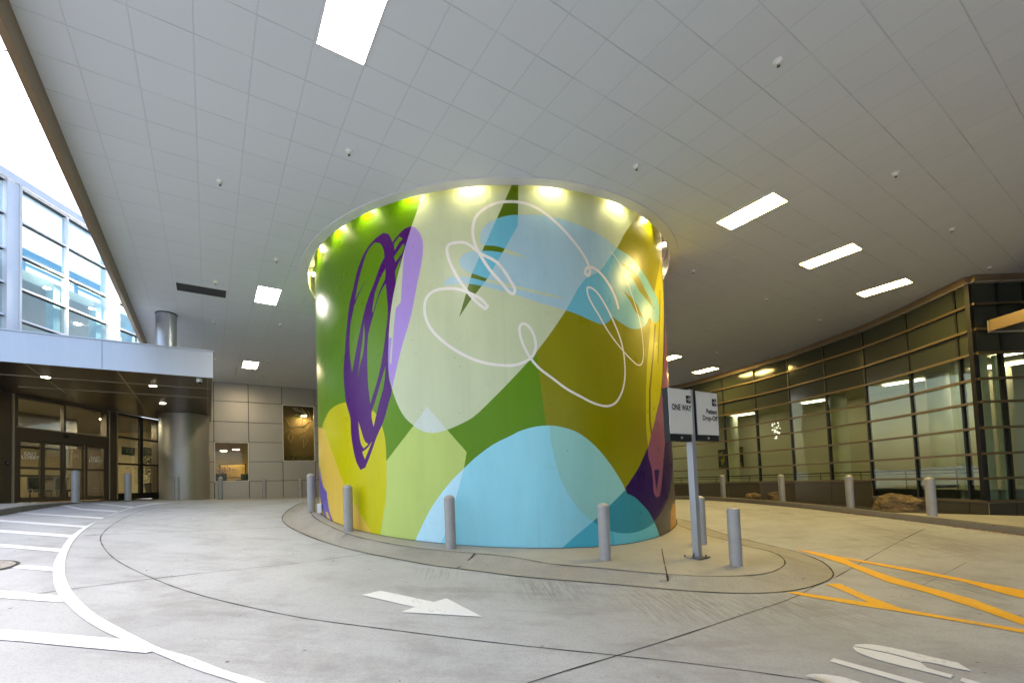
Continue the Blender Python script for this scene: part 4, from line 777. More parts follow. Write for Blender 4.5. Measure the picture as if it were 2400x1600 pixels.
# frame of door bay
s0, s1 = sE(31), sE(251); ztr = zE(45, 999); zhd = zE(45, 1028)
b = MB()
for q in ((s0, sE(40), zg, CB), (sE(248.5), s1, zg, CB), (sE(40), sE(248.5), CB - .09, CB), (sE(40), sE(248.5), zhd, ztr - .03), (sE(148), sE(152.5), ztr, CB - .09)): b.wallbox(EP, dE, *q, -.03, .12)
b.build('door_frame', M_bz, eb, bev=.005)
b = MB(); b.wallbox(EP, dE, sE(37), s1, ztr - .03, ztr, -.05, .1); b.build('edge_trim', M_bzl, eb)
for a, c_ in ((sE(40), sE(148)), (sE(152.5), sE(248.5))): b = MB(); b.wallbox(EP, dE, a, c_, ztr, CB - .09, .03, .038); b.build('transom_pane', M_gl, eb)
lx = [sE(x) for x in (40.5, 101.5, 150.7, 199.8, 248.3)]; zmid = zE(101, 1097); M_dec = mat('white_decal', '#d9d9d6', .6)
for k in range(4):
    a, c_ = lx[k] + .008, lx[k + 1] - .008; n0 = .0 if k in (0, 3) else .045; t_ = .09; b = MB(); zb_ = zg + .02
    for q in ((a, a + t_, zb_, zhd), (c_ - t_, c_, zb_, zhd), (a + t_, c_ - t_, zb_, zb_ + .14), (a + t_, c_ - t_, zhd - .09, zhd), (a + t_, c_ - t_, zmid - .04, zmid + .04)): b.wallbox(EP, dE, *q, n0, n0 + .04)
    dr = b.build('door', M_bz, eb, bev=.004); b = MB(); b.wallbox(EP, dE, a + t_, c_ - t_, zb_ + .14, zhd - .09, n0 + .015, n0 + .022); b.build('pane', M_gl, dr)
    if k in (0, 3): text_mesh('EAST\nLOBBY', EP, dE, (a + c_) / 2, zmid + .43, .15, M_dec, 'lettering', dr, -(n0 - .004) if False else .004 - n0 - .012 + .0, 1.25, 'CENTER', .02, .8)
    if k in (1, 2): text_mesh('NH', EP, dE, (a + c_) / 2, zmid + .42, .24, M_bzl, 'emblem', dr, -n0 - .008, 1.1, 'CENTER', 0)
    if k in (0, 3):
        b = MB(); cc = EP + dE * (a + c_) / 2; zc = zmid - .78
        nE = np.array([dE[1], -dE[0]])
        for i in range(20):
            g0, g1 = 2 * math.pi * i / 20, 2 * math.pi * (i + 1) / 20; q = [cc + dE * r * math.cos(g) - nE * (n0 + .008) * 1 for r, g in ((.085, g0), (.085, g1), (.072, g1), (.072, g0))]; zz_ = [zc + r * math.sin(g) for r, g in ((.085, g0), (.085, g1), (.072, g1), (.072, g0))]
            b.quad(*[(*p, z) for p, z in zip(q, zz_)])
        b.build('emblem', M_bzl, dr)
b = MB(); b.wallbox(EP, dE, sE(147), sE(158), zE(150, 1026), zE(150, 1019), -.08, -.03); b.build('sensor', M_black, eb, bev=.01)
# side windows
b = MB(); ss = [sE(x) for x in (274, 328, 335, 372)]; zz_ = [zE(300, y) for y in (1155, 1087, 1026)]
fr_ = [(ss[0] - .05, ss[0] + .03, zg, CB), (ss[1], ss[2], zg, CB), (ss[3], ss[3] + 1.4, zg, CB), (ss[0], ss[3], zg, zz_[0]), (ss[0], ss[3], CB - .08, CB)] + [(ss[0], ss[3], z - .035, z + .035) for z in zz_[1:]]
for q in fr_: b.wallbox(EP, dE, *q, -.02 + random.uniform(0, .004), .1)
b.build('window_frame', M_dark, eb, bev=.004)
for a, c_ in ((ss[0] + .03, ss[1]), (ss[2], ss[3])): b = MB(); b.wallbox(EP, dE, a, c_, zz_[0], CB - .08, .03, .038); b.build('window', M_gl, eb)
b = MB(); b.wallbox(EP, dE, ss[3] + .06, ss[3] + 2.6, zg - .3, CB, .11, .4); b.build('pier', M_bz, eb)  # plug added behind the fat column to stop outside light leaking in
t = thing('door_button', 'small black access panel on the bronze pier left of the doors', 'door button', (*(EP + dE * sE(15.5)), zE(15, 1085))); b = MB(); b.wallbox(EP, dE, sE(11.5), sE(19.5), zE(15, 1090), zE(15, 1081), -.03, -.002); b.build('housing', M_black, t, bev=.004); b = MB(); b.wallbox(EP, dE, sE(15), sE(17), zE(15, 1086), zE(15, 1084), -.034, -.03); b.build('button', M_trimw, t)
q = wp(475, 1089); t = thing('door_button', 'small black call box on the metal wall beside the fat column', 'door button', wq(q[0], q[1])); b = MB(); b.wallbox(WP, dW, q[0] - .05, q[0] + .05, q[1] - .08, q[1] + .08, -.07, -.036); b.build('housing', M_black, t); b = MB(); b.wallbox(WP, dW, q[0] - .04, q[0] - .01, q[1] - .05, q[1] + .06, -.075, -.07); b.build('button', M_trimw, t)
# lobby room
M_lfl = mat('lobby_floor', '#7d6a48', .25, 0, .12, .7); M_lw = mat('lobby_wall', '#a89a78', .6, 0, .12, .5); M_wood = mat('lobby_wood', '#5a4f3e', .4, 0, .2, 1, stretch=(1, 1, .15))
b = MB(); b.wallbox(EP, dE, -1.5, 8.6, zg - .02, zg + .004, .13, 8.5); st(b.build('lobby_floor', M_lfl))
b = MB(); b.wallbox(EP, dE, -1.5, 8.6, zg, CB - .1, 7.5, 7.7); b.wallbox(EP, dE, -1.7, -1.5, zg, CB - .1, .51, 7.5); b.wallbox(EP, dE, 8.3, 8.5, zg, CB - .1, .13, 7.5); st(b.build('lobby_wall', M_lw))
b = MB(); b.wallbox(EP, dE, -1.7, 8.6, CB - .1, CB - .05, .13, 7.7); st(b.build('lobby_ceiling', mat('lobby_ceiling', '#6f6653', .7, 0, .05)))
for i, (s_, n_, l1) in enumerate(((.6, 2.0, 'flat lit lamp inside the lobby seen over the left door leaf'), (2.2, 3.4, 'flat lit lamp inside the lobby seen over the right doors'), (4.6, 1.6, 'flat lit lamp inside the lobby behind the side window'), (1.4, 5.6, 'flat lit lamp deepest inside the lobby'))):
    p = EP + dE * s_ + np.array([-dE[1], dE[0]]) * n_; ceil_light(p[0], p[1], l1, .15, .6, emit('lobby_diffuser', '#fff0d2', 70.), CB - .105, 'lobby ceiling lamps')
for i, (s_, n_, w_, h_, m_, nm, lb) in enumerate(((.9, 4.2, .9, 1.9, M_wood, 'wood_panel', 'upright wood panel inside the lobby behind the left door'), (3.1, 3.0, 1.1, .95, M_wood, 'reception_desk', 'wooden desk inside the lobby behind the right door'), (5.0, 3.6, 1.6, 2.4, M_wood, 'wood_panel', 'wide wood panel inside the lobby behind the side window'))):
    p = EP + dE * s_ + np.array([-dE[1], dE[0]]) * n_; t = thing(nm, lb, nm.replace('_', ' '), (*p, zg)); b = MB(); b.wallbox(EP, dE, s_, s_ + w_, zg + .005, zg + h_, n_, n_ + .12); b.build('board', m_, t, bev=.01)
    b = MB(); b.wallbox(EP, dE, s_ - .03, s_ + w_ + .03, zg + h_, zg + h_ + .05, n_ - .05, n_ + .2); b.build('top_rail', M_dark, t)
t = thing('vestibule_door', 'second dark framed glass door line deeper inside the lobby', 'door', (*(EP + dE * 1.5 + np.array([-dE[1], dE[0]]) * 2.6), zg))
for k in range(4):
    a = -.2 + k * 1.0; b = MB()
    for q in ((a, a + .08, zg + .01, zg + 2.2), (a + .9, a + .98, zg + .01, zg + 2.2), (a + .08, a + .9, zg + .01, zg + .2), (a + .08, a + .9, zg + 1.0, zg + 1.08), (a + .08, a + .9, zg + 2.1, zg + 2.2)): b.wallbox(EP, dE, *q, 2.6, 2.66)
    b.build('leaf_frame', M_dark, t)
b = MB(); b.wallbox(EP, dE, -.6, 4.2, zg + 2.2, CB - .1, 2.55, 2.7); b.build('header', mat('vestibule_header', '#4c4639', .6), t)
for s_, lb in ((1.75, 'dark lobby chair seen through the third door leaf'), (2.75, 'dark lobby chair seen through the right door leaf')):
    pc = EP + dE * s_ + np.array([-dE[1], dE[0]]) * 1.5; t = thing('lobby_chair', lb, 'chair', (*pc, zg), 'lobby chairs'); x_, y_ = pc; m_ = mat('dark_upholstery', '#22262e', .8)
    b = MB(); b.box(x_ - .25, x_ + .25, y_ - .24, y_ + .24, zg + .38, zg + .46); b.build('seat', m_, t, bev=.02); b = MB(); b.box(x_ - .27, x_ - .21, y_ - .24, y_ + .24, zg + .47, zg + .95); b.build('backrest', m_, t, bev=.02)
    for dx in (-.22, .2):
        for dy in (-.21, .19): b = MB(); b.box(x_ + dx, x_ + dx + .03, y_ + dy, y_ + dy + .03, zg + .005, zg + .38); b.build('leg', M_dark, t)
sgn = [(286, 1046, 316, 1067, 'East Tower\nElevators', 'green directory board hanging behind the side window'), (336, 1048, 361, 1068, 'Elevators\nPatient Rooms', 'green directory board right of the other, behind the narrow window')]
for x0, y0, x1, y1, tx, lb in sgn:
    P2 = EP + np.array([-dE[1], dE[0]]) * .8; a, z1_ = at_plane(x0, y0, P2, dE); c_, z0_ = at_plane(x1, y1, P2, dE); t = thing('directory_board', lb, 'sign', (*(P2 + dE * a), z0_)); b = MB(); b.wallbox(P2, dE, a, c_, z0_, z1_, 0, .04); b.build('board', mat('board_green', '#2c4a3e', .5), t)
    text_mesh(tx, P2, dE, a + (c_ - a) * .3, z1_ - (z1_ - z0_) * .38, (z1_ - z0_) * .28, M_dec, 'lettering', t, .006, .8, 'LEFT', 0, 1.1)
# indoor tree
P2 = EP + np.array([-dE[1], dE[0]]) * .9; a, z_ = at_plane(352, 1150, P2, dE); pp = P2 + dE * a; t = thing('potted_tree', 'dark leafy plant in a black pot behind the narrow side window', 'plant', (*pp, zg)); b = MB(); b.lathe([(.16, zg), (.24, zg + .65), (.24, zg + .7)], pp, 20); b.build('pot', M_black, t, smooth=True)
b = MB(); b.tube([(*pp, zg + .6), (pp[0] + .05, pp[1], zg + 1.2), (pp[0], pp[1] + .05, zg + 1.9)], [.03, .022, .01], 6); b.build('trunk', mat('bark', '#3b2c1c', .8), t); b = MB()
for _ in range(260):
    cx = np.array([pp[0] + random.gauss(0, .28), pp[1] + random.gauss(0, .28), zg + 1.55 + random.gauss(0, .33)]); r = [np.array([random.uniform(-1, 1) for _ in range(3)]) * .09 for _ in range(2)]; b.quad(cx, cx + r[0], cx + r[0] + r[1], cx + r[1])
b.build('foliage', mat('indoor_leaf', '#1d2a12', .5), t)
# ------------------------------------------------------------------ glazed tower above the canopy (left)
tw = thing('glass_tower', 'tall glazed tower with slanting silver transoms above the entrance canopy', 'building', (EP[0], EP[1], CT)); TPn = EP
M_gls = glass('sky_glass', '#e6f2f5', .05, (.9, .97, 1), .03, .3); tz = [CT - .3, 4.95 + EYE, 6.0 + EYE, 7.07 + EYE, 8.19 + EYE, 9.36 + EYE, 10.5 + EYE]
tsx = [at_plane(x, 700, EP, dE)[0] for x in (-300, -110, -20, 9, 41, 154, 251, 273, 323, 372)]
M_tf = mat('silver_mullion', '#e0e1e4', .45, .15, .03)
for k, (i, j) in enumerate(((3, 4), (6, 7))):
    b = MB(); b.wallbox(EP, dE, tsx[i], tsx[j], CT - .5, tz[-1] + .25, -.1, .3); b.build('pier', M_tf, tw, bev=.01); b = MB(); b.wallbox(EP, dE, tsx[j] - .05, tsx[j] + .02, CT - .5, tz[-1] + .2, -.14, -.1); b.build('fin', M_trimw, tw)
for i in (1, 5, 8, 9): b = MB(); b.wallbox(EP, dE, tsx[i] - .04, tsx[i] + .04, CT - .5, tz[-1], -.08, .12); b.build('mullion', M_tf, tw)
bays = [(tsx[0], tsx[1]), (tsx[1], tsx[3]), (tsx[4], tsx[5]), (tsx[5], tsx[6]), (tsx[7], tsx[8]), (tsx[8], tsx[9])]
for a, c_ in bays:
    b = MB(); b.wallbox(EP, dE, a + .04, c_ - .04, CT - .5, tz[-1], .02, .03); b.build('window', M_gls, tw); 
    for z in tz[1:]:
        b = MB(); b.wallbox(EP, dE, a + .04, c_ - .04, z - .03, z + .03, -.07, .1); f = b.build('transom', M_tf, tw)
        b = MB(); b.wallbox(EP, dE, a + .04, c_ - .04, z - .05, z - .031, -.06, .1); b.build('gasket', M_black, f)
b = MB(); b.wallbox(EP, dE, tsx[0], 6.3, tz[-1] + .05, tz[-1] + .3, -.16, .4); b.build('coping', M_tf, tw)
# tower interior: ceiling slab, columns, far glazing frames
b = MB(); zs2 = 7.72 + EYE; b.wallbox(EP, dE, -6, 6.2, zs2, zs2 + .35, .6, 9); b.build('floor_slab', mat('slab_plaster', '#d6d2c6', .8, 0, .03), tw)
b = MB(); b.wallbox(EP, dE, -6, 6.2, CT - .5, zs2, 8.8, 9); b.build('back_wall', mat('tower_wall', '#d0ccc0', .8, 0, .03), tw)
for px in (146, 243, 316): s_ = at_plane(px, 700, EP, dE)[0]; b = MB(); b.wallbox(EP, dE, s_ - .14, s_ + .1, CT - .4, zs2, .2, .5); b.build('inner_column', mat('pale_green_white', '#cfe0da', .6), tw)
for px, py in ((163, 671), (182, 759), (277, 719)):
    w = ray(px, py); t0 = (zs2 - EYE) / w[2]; p = w * t0; b = MB(); b.lathe([(.11, zs2 - .012), (.11, zs2 - .002)], p[:2], 20); b.build('downlight', emit('tower_lens', '#fff4dc', 160.), tw)
b = MB(); M_bl = mat('blue_steel', '#7fb3c8', .4, .3, .05)
for z in (7.9, 8.5, 9.5): b.wallbox(EP, dE, -4, 6.0, z + EYE, z + EYE + .08, 3.0, 3.15)
b.wallbox(EP, dE, -4, 6.0, 9.9 + EYE, 10.15 + EYE, 3.0, 3.3)
for s_ in (-2, .2, 2.4, 4.6): b.wallbox(EP, dE, s_, s_ + .09, zs2 + .35, 10 + EYE, 3.01, 3.12)
b.build('inner_frame', M_bl, tw)
b = MB(); b.wallbox(EP, dE, -8, 6.2, CT - .5, CT + .02, .31, 9); b.build('floor_slab', M_wall, tw)
# overhead glazed roof bars over the open court: thin lines against the white sky
gr_ = thing('skylight_bars', 'thin dark bars spanning the bright open sky at the left', 'skylight bars', (-12, 10, 13)); 
for px, (y0, y1) in (('a', (117, 131)), ('b', (213, 234)), ('c', (263, 288)), ('d', (310, 340)), ('e', (332, 364))):
    p0 = at_z(-60, y0 - (y1 - y0) * .5, 11.4); p1 = at_z(300, y1 + (y1 - y0) * 1.9, 11.4); d_ = np.array(p1) - np.array(p0); L_ = np.linalg.norm(d_); b = MB(); b.wallbox(p0, d_ / L_, 0, L_, 11.4 + EYE, 11.415 + EYE, -.012, .012); b.build('bar', M_dark, gr_)
# ------------------------------------------------------------------ curved glass wall (right)
cw = thing('glass_wall', 'curved glass curtain wall with bronze transoms along the drive', 'glass wall', (15, 16, .2))
mp = [at_z(x, y, 5.3) for x, y in ((1617.8,904),(1690.5,885),(1764.5,865),(1842.8,840.6),(1926.5,811),(2018,778.6),(2119.4,735.5),(2233,683),(2273.7,664))]
mp = [(6.2,31.9),(8.2,30.9),(10.0,29.3),(11.6,27.6)] + mp; yc = mp[-1][1]; mp += [(at_plane(2339, 700, mp[-1], (1, 0))[0] + mp[-1][0], yc), (at_plane(2400, 700, mp[-1], (1, 0))[0] + mp[-1][0] + .02, yc), (17.6, yc), (19.2, yc), (21, yc)]
mp = [np.array(p, float) for p in mp]; kC = 12
TZ = [5.3, 4.67, 3.94, 3.24, 2.5, 1.83, 1.09, .35, -.36, -.98]; TZ = [z + EYE for z in TZ]
M_spn = glass('spandrel', '#20220f', .05, (.6, .62, .5), .015)
n = NT('spandrel_glass'); bb = n.add('ShaderNodeBsdfPrincipled', {'Base Color': (*lin('#3b3f33'), 1), 'Roughness': .12, 'Specular IOR Level': .55}); bn = n.add('ShaderNodeBump', {'Height': n.noise(pos(n), .8, 1), 'Strength': .03, 'Distance': .3}); n.t.links.new(bn.outputs[0], bb.inputs['Normal']); M_spn = n.done(bb.outputs[0])
M_tr = mat('bronze_transom', '#6e5e40', .38, .5, .06, 1.2); M_bp = mat('olive_base_panel', '#4e4732', .3, .3, .06, 1); M_sf = mat('pale_seam', '#a89f88', .5)
def wnorm(i): d = mp[i + 1] - mp[i]; return d / np.linalg.norm(d), np.linalg.norm(d)
wz = {tuple(np.round(w[:2], 2)): w[2] for w in wb}
for i in range(len(mp) - 1):
    d, L_ = wnorm(i); low = i >= 9; zlow = TZ[9] if low else TZ[8]
    b = MB(); b.wallbox(mp[i], d, .0, L_, TZ[3], TZ[0] - .0, .03, .05); b.build('spandrel', M_spn, cw)
    b = MB(); b.wallbox(mp[i], d, .0, L_, zlow, TZ[3], .03, .04); b.build('window', M_gld, cw)
    b = MB(); mid = (mp[i] + mp[i + 1]) / 2; j = int(np.argmin(np.hypot(wbr[:, 0] - mid[0], wbr[:, 1] - mid[1]))); zb_ = wbr[j][2] + EYE - .1
    b.wallbox(mp[i], d, .012, L_ - .012, zb_, zlow - .09, -.02, .06); b.build('base_panel', M_bp, cw)
    b = MB(); b.wallbox(mp[i], d, 0, L_, zb_, zlow - .075, .0, .02); b.build('base_seam', M_sf, cw)
    b = MB(); b.wallbox(mp[i], d, 0, L_, zlow - .075, zlow, -.05, .1); b.build('sill', M_tr, cw)
for i in range(len(mp)):
    d, L_ = wnorm(min(i, len(mp) - 2)); w_ = .035 if i != kC else .07; zlow = TZ[9] if i >= 9 else TZ[8]
    b = MB(); b.wallbox(mp[i], d, -w_, w_, zlow, TZ[0], -.0, .12); b.build('mullion', M_black, cw)
for k, z in enumerate(TZ[1:9]):
    b = MB()
    for i in range(len(mp) - 1):
        if k == 7 and i < 9: continue
        d, L_ = wnorm(i); b.wallbox(mp[i], d, -.012, L_ + .012, z - .035, z + .035, -.07, -.001)
    b.build('transom', M_tr, cw)
b = MB()
for i in range(len(mp) - 1): d, L_ = wnorm(i); b.wallbox(mp[i], d, -.02, L_ + .02, TZ[0] + .02, HC - .002, -.14, .1)
b.build('head_band', M_tan, cw); b = MB()
for i in range(len(mp) - 1): d, L_ = wnorm(i); b.wallbox(mp[i], d, -.02, L_ + .02, TZ[0] - .01, TZ[0] + .02, -.1, .1)
b.build('head_trim', M_sf, cw)
# corridor behind the glass
def offs(k_, dist):
    a, la = wnorm(max(k_ - 1, 0)); c_, lc = wnorm(min(k_, len(mp) - 2)); nn = np.array([-a[1], a[0]]) + np.array([-c_[1], c_[0]]); nn /= np.linalg.norm(nn); return mp[k_] + nn * dist
M_cor = mat('corridor_plaster', '#c9c2a2', .75, 0, .04, .5); M_corf = mat('corridor_floor', '#8f8a70', .4, 0, .06)
cwall = [offs(k_, 3.0) for k_ in range(len(mp)) if k_ < 11] + [np.array([18.6, 16.4]), np.array([24, 16.4])]
def strip(P0, P1, z0, z1, nm, m):
    b = MB()
    for a, c_ in zip(P0[:-1], P0[1:]): d = c_ - a; l_ = np.linalg.norm(d); b.wallbox(a, d / l_, 0, l_, z0, z1, 0, .1)
    return st(b.build(nm, m))
strip(cwall, None, -.2, TZ[0], 'corridor_wall', M_cor)
ib = [offs(k_, .14) for k_ in range(len(mp))]
poly = [tuple(p) for p in ib] + [(24, 16.6), (18.6, 16.6)] + [tuple(p) for p in cwall[:11]][::-1]
for nm, z0, z1, m in (('corridor_floor', -.75 + EYE, -.7 + EYE, M_corf), ('corridor_ceiling', 3.3 + EYE, 3.34 + EYE, mat('corridor_ceiling', '#b9b596', .8, 0, .03))):
    V, Fc = cdt([poly], []); c = np.array([V[list(f)].mean(0) for f in Fc]); kk = inpoly(c, np.array(poly)); b = MB(); b.v = [(x, y, z1) for x, y in V]; b.f = [f for f, k_ in zip(Fc, kk) if k_]; b.mi = [0] * len(b.f); st(b.build(nm, m))
zf = -.7 + EYE; M_icol = mat('pale_column', '#cfd2bd', .5, 0, .03)
for px, dist, lab in ((1715, 1.4, 'pale round column behind glass nearest the signs'), (1968, 1.3, 'pale round column behind glass over the small bollard gap'), (2205, 1.5, 'pale round column behind glass just left of the wall corner')):
    w = ray(px, 1000); best = min(((t_, min(np.linalg.norm(w[:2] * t_ - offs(k_, dist)) for k_ in range(11))) for t_ in np.arange(10, 32, .1)), key=lambda q: q[1]); p = w[:2] * best[0]
    j = int(np.argmin([np.linalg.norm(p - m_) for m_ in mp])); d, L_ = wnorm(min(j, len(mp) - 2)); nn = np.array([-d[1], d[0]])
    # slide along the sight line until it stands dist behind the glass
    t_ = best[0]
    for _ in range(60):
        p = w[:2] * t_; dd = pline_dist(np.array([p]), mp)[0][0]
        if dd < dist: t_ += .05
        else: break
    c_ = thing('column', lab, 'column', (*p, zf), 'corridor columns'); b = MB(); b.lathe([(.3, zf + .012), (.3, 3.29 + EYE)], p, 40); b.build('shaft', M_icol, c_, smooth=True); b = MB(); b.lathe([(.33, zf + .002), (.33, zf + .1)], p, 40); b.build('base_ring', M_dark, c_, smooth=True)
def behind(px, dist):
    w = ray(px, 1050); t_ = 9.
    while True:
        p = w[:2] * t_
        if t_ > 12 and pline_dist(np.array([p]), mp)[0][0] >= dist and p[0] > 11: 
            # make sure it is outside the curve
            j = int(np.argmin([np.linalg.norm(p - m_) for m_ in mp]));
            if np.hypot(*p) > np.hypot(*mp[j]) - .3: return p, t_, w
        t_ += .05
        if t_ > 40: return p, t_, w
for k_, (x0, x1, y0, y1, c1, lab) in enumerate(((1684, 1700, 1054, 1099, '#5b5a18', 'narrow yellow and black painting on the corridor wall'), (1725, 1741, 1048, 1097, '#6b5020', 'narrow brown and yellow painting right of the other one'))):
    p, t_, w = behind((x0 + x1) / 2, 2.9); j = int(np.argmin([np.linalg.norm(p - m_) for m_ in mp])); d, L_ = wnorm(j); a = at_plane(x0, 1070, p, d)[0]; c_ = at_plane(x1, 1070, p, d)[0]; z1_ = at_plane(x0, y0, p, d)[1]; z0_ = at_plane(x0, y1, p, d)[1]
    t = thing('painting', lab, 'painting', (*p, z0_), 'corridor paintings'); b = MB(); b.wallbox(p, d, a, c_, z0_, z1_, -.03, .03); b.build('frame', M_black, t)
    n = NT('abstract_canvas'); f_ = n.noise(pos(n), 3., 3); cc = n.mix(n.ramp(f_, .45, .52), lin('#141a10'), lin(c1)); cc = n.mix(n.ramp(f_, .56, .6), cc, lin('#b99a1c')); bb = n.add('ShaderNodeBsdfPrincipled', {'Base Color': cc, 'Roughness': .6})
    b = MB(); b.wallbox(p, d, a + .03, c_ - .03, z0_ + .03, z1_ - .03, -.04, -.031); b.build('canvas', n.done(bb.outputs[0]), t)
# corridor handrail
t = thing('handrail', 'thin dark handrail running low behind the curved glass', 'handrail', (15.5, 16, zf)); rp = [offs(k_, .45) for k_ in range(2, 12)]; zr_ = -.15 + EYE + .08; b = MB(); b.tube([(*p, zr_) for p in rp], .028, 8); b.tube([(*p, zr_ - .12) for p in rp], .015, 6); b.build('rail', M_tr, t)
for p, q in zip(rp[:-1], rp[1:]): m_ = (np.array(p) + q) / 2; b = MB(); b.tube([(*m_, zf), (*m_, zr_)], .016, 6); b.build('baluster', M_tr, t)
# corridor lamps
lp = [(3, 1.5, 'corridor lamp lit behind the far end of the glass'), (5, 1.5, 'corridor lamp lit behind the glass above the small rocks'), (7, 1.5, 'corridor lamp lit behind the glass left of the boulder'), (9, 1.5, 'corridor lamp lit behind the glass above the boulder'), (11, 1.6, 'corridor lamp lit behind the glass nearest the corner')]
for k_, ds, lab in lp: p = offs(k_, ds); ceil_light(p[0], p[1], lab, .2, .6, emit('corridor_diffuser', '#fff2dc', 5.5), 3.3 + EYE, 'corridor lamps')
p = np.array([17.6, 14.6]); ceil_light(p[0], p[1], 'corridor lamp lit behind the right hand return of the glass', .3, .6, emit('corridor_diffuser', '#fff2dc', 5.5), 3.3 + EYE, 'corridor lamps')
# pale curtains/columns behind the return
for px, wd_, lab in ((2322, .22, 'pale upright fin just right of the glass corner'), (2354, .12, 'narrow pale upright fin right of the wider one'), (2258, .13, 'pale upright fin just left of the glass corner')):
    p, t_, w = behind(px, .5); p = w[:2] * ((yc + .45) / w[1]) if px > 2280 else p; t = thing('interior_fin', lab, 'fin', (*p, zf - .3), 'pale fins inside the corner'); b = MB(); b.box(p[0] - wd_ / 2, p[0] + wd_ / 2, p[1], p[1] + .1, zf - .3, 3.29 + EYE); b.build('panel', mat('fin_paint', '#c6d2bd', .6), t)
# chandelier behind the glass
p, t_, w = behind(1822, 1.6); t = thing('chandelier', 'hanging string chandelier of glass drops in the corridor', 'chandelier', (*p, 3.2 + EYE)); zc = w[2] * t_ + EYE; b = MB()
z_t = (ray(1822, 985)[2]) * t_ + EYE; z_b = (ray(1822, 1028)[2]) * t_ + EYE
b.lathe([(.2, z_t), (.2, z_t + .03)], p, 20); b.tube([(*p, z_t + .03), (*p, 3.3 + EYE)], .01, 5); b.build('plate', M_alu, t); b = MB()
for _ in range(26):
    a, r = random.uniform(0, 6.28), random.uniform(.02, .18); x, y = p[0] + r * math.cos(a), p[1] + r * math.sin(a); zl = random.uniform(z_b, z_t - .3); b.tube([(x, y, zl), (x, y, z_t)], .004, 4)
b.build('string', M_alu, t); b = MB()
for _ in range(34):
    a, r = random.uniform(0, 6.28), random.uniform(.02, .18); x, y = p[0] + r * math.cos(a), p[1] + r * math.sin(a); zl = random.uniform(z_b, z_t - .1); b.lathe([(.004, zl - .02), (.02, zl), (.004, zl + .02)], (x, y), 6)
b.build('glass_drop', emit('drop_glow', '#fff6e0', 3.), t)
# right-hand canopy fragment
t = thing('side_canopy', 'tan metal canopy jutting from the glass wall at the right margin', 'canopy', (14.9, 12.5, 3.8 + EYE)); s_, zt_ = at_plane(2317, 751, mp[kC] - np.array([0, .1]), (1, 0)); zb_ = at_plane(2320.5, 777, mp[kC] - np.array([0, .1]), (1, 0))[1]; x0_ = mp[kC][0] + s_
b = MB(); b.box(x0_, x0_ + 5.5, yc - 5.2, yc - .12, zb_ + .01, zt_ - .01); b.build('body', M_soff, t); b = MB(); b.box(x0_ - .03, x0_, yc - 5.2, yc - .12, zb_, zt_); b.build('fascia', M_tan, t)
b = MB(); b.box(x0_ - .035, x0_ + 5.5, yc - .12, yc - .085, zb_ - .03, zt_); b.build('back_trim', M_sf, t)
# ------------------------------------------------------------------ boulders
def boulder(px0, px1, ytop, ybase, lab, seed, depth_y, off, sy=.8):
    w = ray((px0 + px1) / 2, ybase); t_ = depth_y / np.hypot(w[0], w[1]); c0 = w * t_; wid = (px1 - px0) / F_ * c0[1]; hgt = (ybase - ytop) / F_ * c0[1]; z = c0[2] + EYE
    bm = bmesh.new(); bmesh.ops.create_icosphere(bm, subdivisions=5, radius=1); r = np.random.default_rng(seed); K = [(r.normal(size=3), r.uniform(.66, .95)) for _ in range(22)]
    for v in bm.verts:
        p = np.array(v.co)
        for n_, d_ in K:
            n_ = n_ / np.linalg.norm(n_); q = p @ n_
            if q > d_: p = p - n_ * (q - d_) * .9
        from mathutils import noise as mn
        f_ = 1 + .16 * mn.noise(Vector(p * 2.2 + seed)) + .12 * abs(mn.noise(Vector((p[0] * 3, p[1] * 3, p[2] * 9 + seed)))) + .07 * mn.noise(Vector(p * 13)) + .03 * mn.noise(Vector(p * 30)); p = p * f_
        v.co = Vector((p[0] * wid / 2.15, p[1] * wid / 2.15 * sy, (p[2] + .35) * hgt / 1.45))
    me = bpy.data.meshes.new('boulder'); bm.to_mesh(me); bm.free(); me.polygons.foreach_set('use_smooth', [True] * len(me.polygons)); me.materials.append(M_rock)
    o = bpy.data.objects.new('boulder', me); COL.objects.link(o); d_ = c0[:2] / np.linalg.norm(c0[:2]); o.location = (c0[0] + d_[0] * wid * .3, c0[1] + d_[1] * wid * .3, z); o.rotation_euler = (0, 0, -math.atan2(d_[0], d_[1])); tag(o, lab, 'boulder')
n = NT('brown_rock'); p_ = pos(n, (1, 1, 1.9)); f1 = n.noise(p_, 2.2, 8, .7); f2 = n.noise(p_, 7, 8, .7); c1 = n.mix(n.ramp(f1, .35, .62), lin('#403424'), lin('#85714f')); c1 = n.mix(n.math('MULTIPLY', n.ramp(f2, .55, .68), .8), c1, lin('#b8985f')); c1 = n.mix(n.math('MULTIPLY', n.ramp(f2, .45, .33), .8), c1, lin('#1c140a'))
bb = n.add('ShaderNodeBsdfPrincipled', {'Base Color': c1, 'Roughness': .75}); bn = n.add('ShaderNodeBump', {'Height': n.math('ADD', f1, f2), 'Strength': .9, 'Distance': .06}); n.t.links.new(bn.outputs[0], bb.inputs['Normal']); M_rock = n.done(bb.outputs[0])
boulder(2047, 2181, 1154, 1208, 'large flat brown boulder between two bollards at the glass wall', 3, 17.0, 0, .7)
boulder(1745, 1786, 1153.5, 1171, 'small pale brown rock left of the other small rock', 5, 20.9, 0, .8); boulder(1797, 1830, 1151, 1174, 'small dark pointed rock touching a bollard', 9, 20.4, 0, .8)
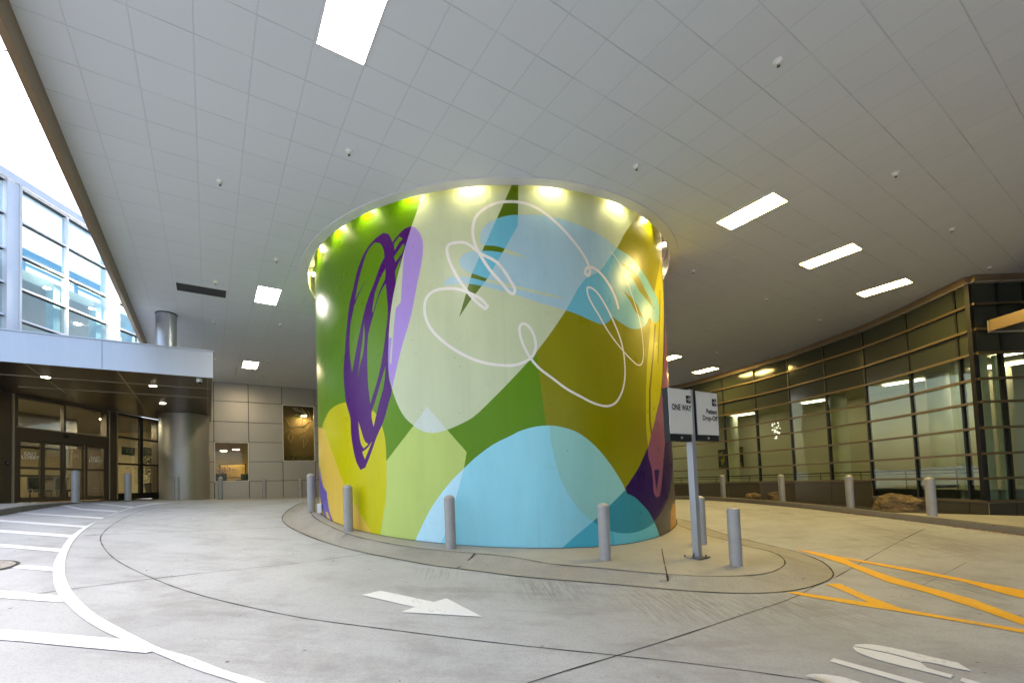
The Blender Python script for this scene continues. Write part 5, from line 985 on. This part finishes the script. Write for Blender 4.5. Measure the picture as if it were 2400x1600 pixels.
# ------------------------------------------------------------------ fallen leaves in the gutter
b = MB(); M_lf = mat('dry_leaf', '#8a4f1c', .7, 0, .5, 9)
def leaf(x, y, z, s):
    a = random.uniform(0, 6.28); c_, s_ = math.cos(a), math.sin(a); P = [(-1, 0, 0), (-.4, .35, .15), (.3, .4, .25), (1, 0, .05), (.3, -.4, .2), (-.4, -.35, .1)]
    b.quad(*[(x + (p[0] * c_ - p[1] * s_) * s, y + (p[0] * s_ + p[1] * c_) * s, z + .006 + p[2] * s * random.uniform(.4, 1.4)) for p in P])
for i in range(len(kt) - 1):
    g, s_, z = kt[i]; y = g[1]; dens = 30 if 8.6 < y < 10.1 or 11.6 < y < 12.8 else (9 if 7 < y < 18 else 1)
    for _ in range(dens): k = random.random(); dx = -abs(random.gauss(0, .09)) - .02; x_, y_ = g[0] * (1 - k) + kt[i + 1][0][0] * k + dx, g[1] * (1 - k) + kt[i + 1][0][1] * k; leaf(x_, y_, float(H(x_, y_)), random.uniform(.018, .04))
for _ in range(60): x_, y_ = random.uniform(3, 10), random.uniform(4, 12); leaf(x_, y_, float(ISL(x_, y_)[0]), random.uniform(.01, .022))
for px in ((1118,1327),(1117,1324),(1567,1372),(1560,1372),(1580,1374),(1572,1370),(1590,1374),(1550,1371),(1865,1362),(1870,1358),(1200,1338)): q = hit(*px); leaf(q[0], q[1], float(ISL(*q)[0]), .03)
for _ in range(190): x_, y_ = random.uniform(-6, 8), random.uniform(2.4, 9); leaf(x_, y_, float(H(x_, y_)) , random.uniform(.006, .014))
tag(b.build('leaves', M_lf), 'dry brown leaves scattered in the gutter', 'leaves', kind='stuff')
# ------------------------------------------------------------------ view
S.view_settings.view_transform = 'Standard'; S.view_settings.look = 'None'; S.view_settings.exposure = 1.72; S.view_settings.gamma = 1
S.cycles.max_bounces = 8; S.cycles.diffuse_bounces = 5; S.cycles.glossy_bounces = 4; S.cycles.transparent_max_bounces = 12; S.cycles.use_denoising = True; S.cycles.sample_clamp_indirect = 8
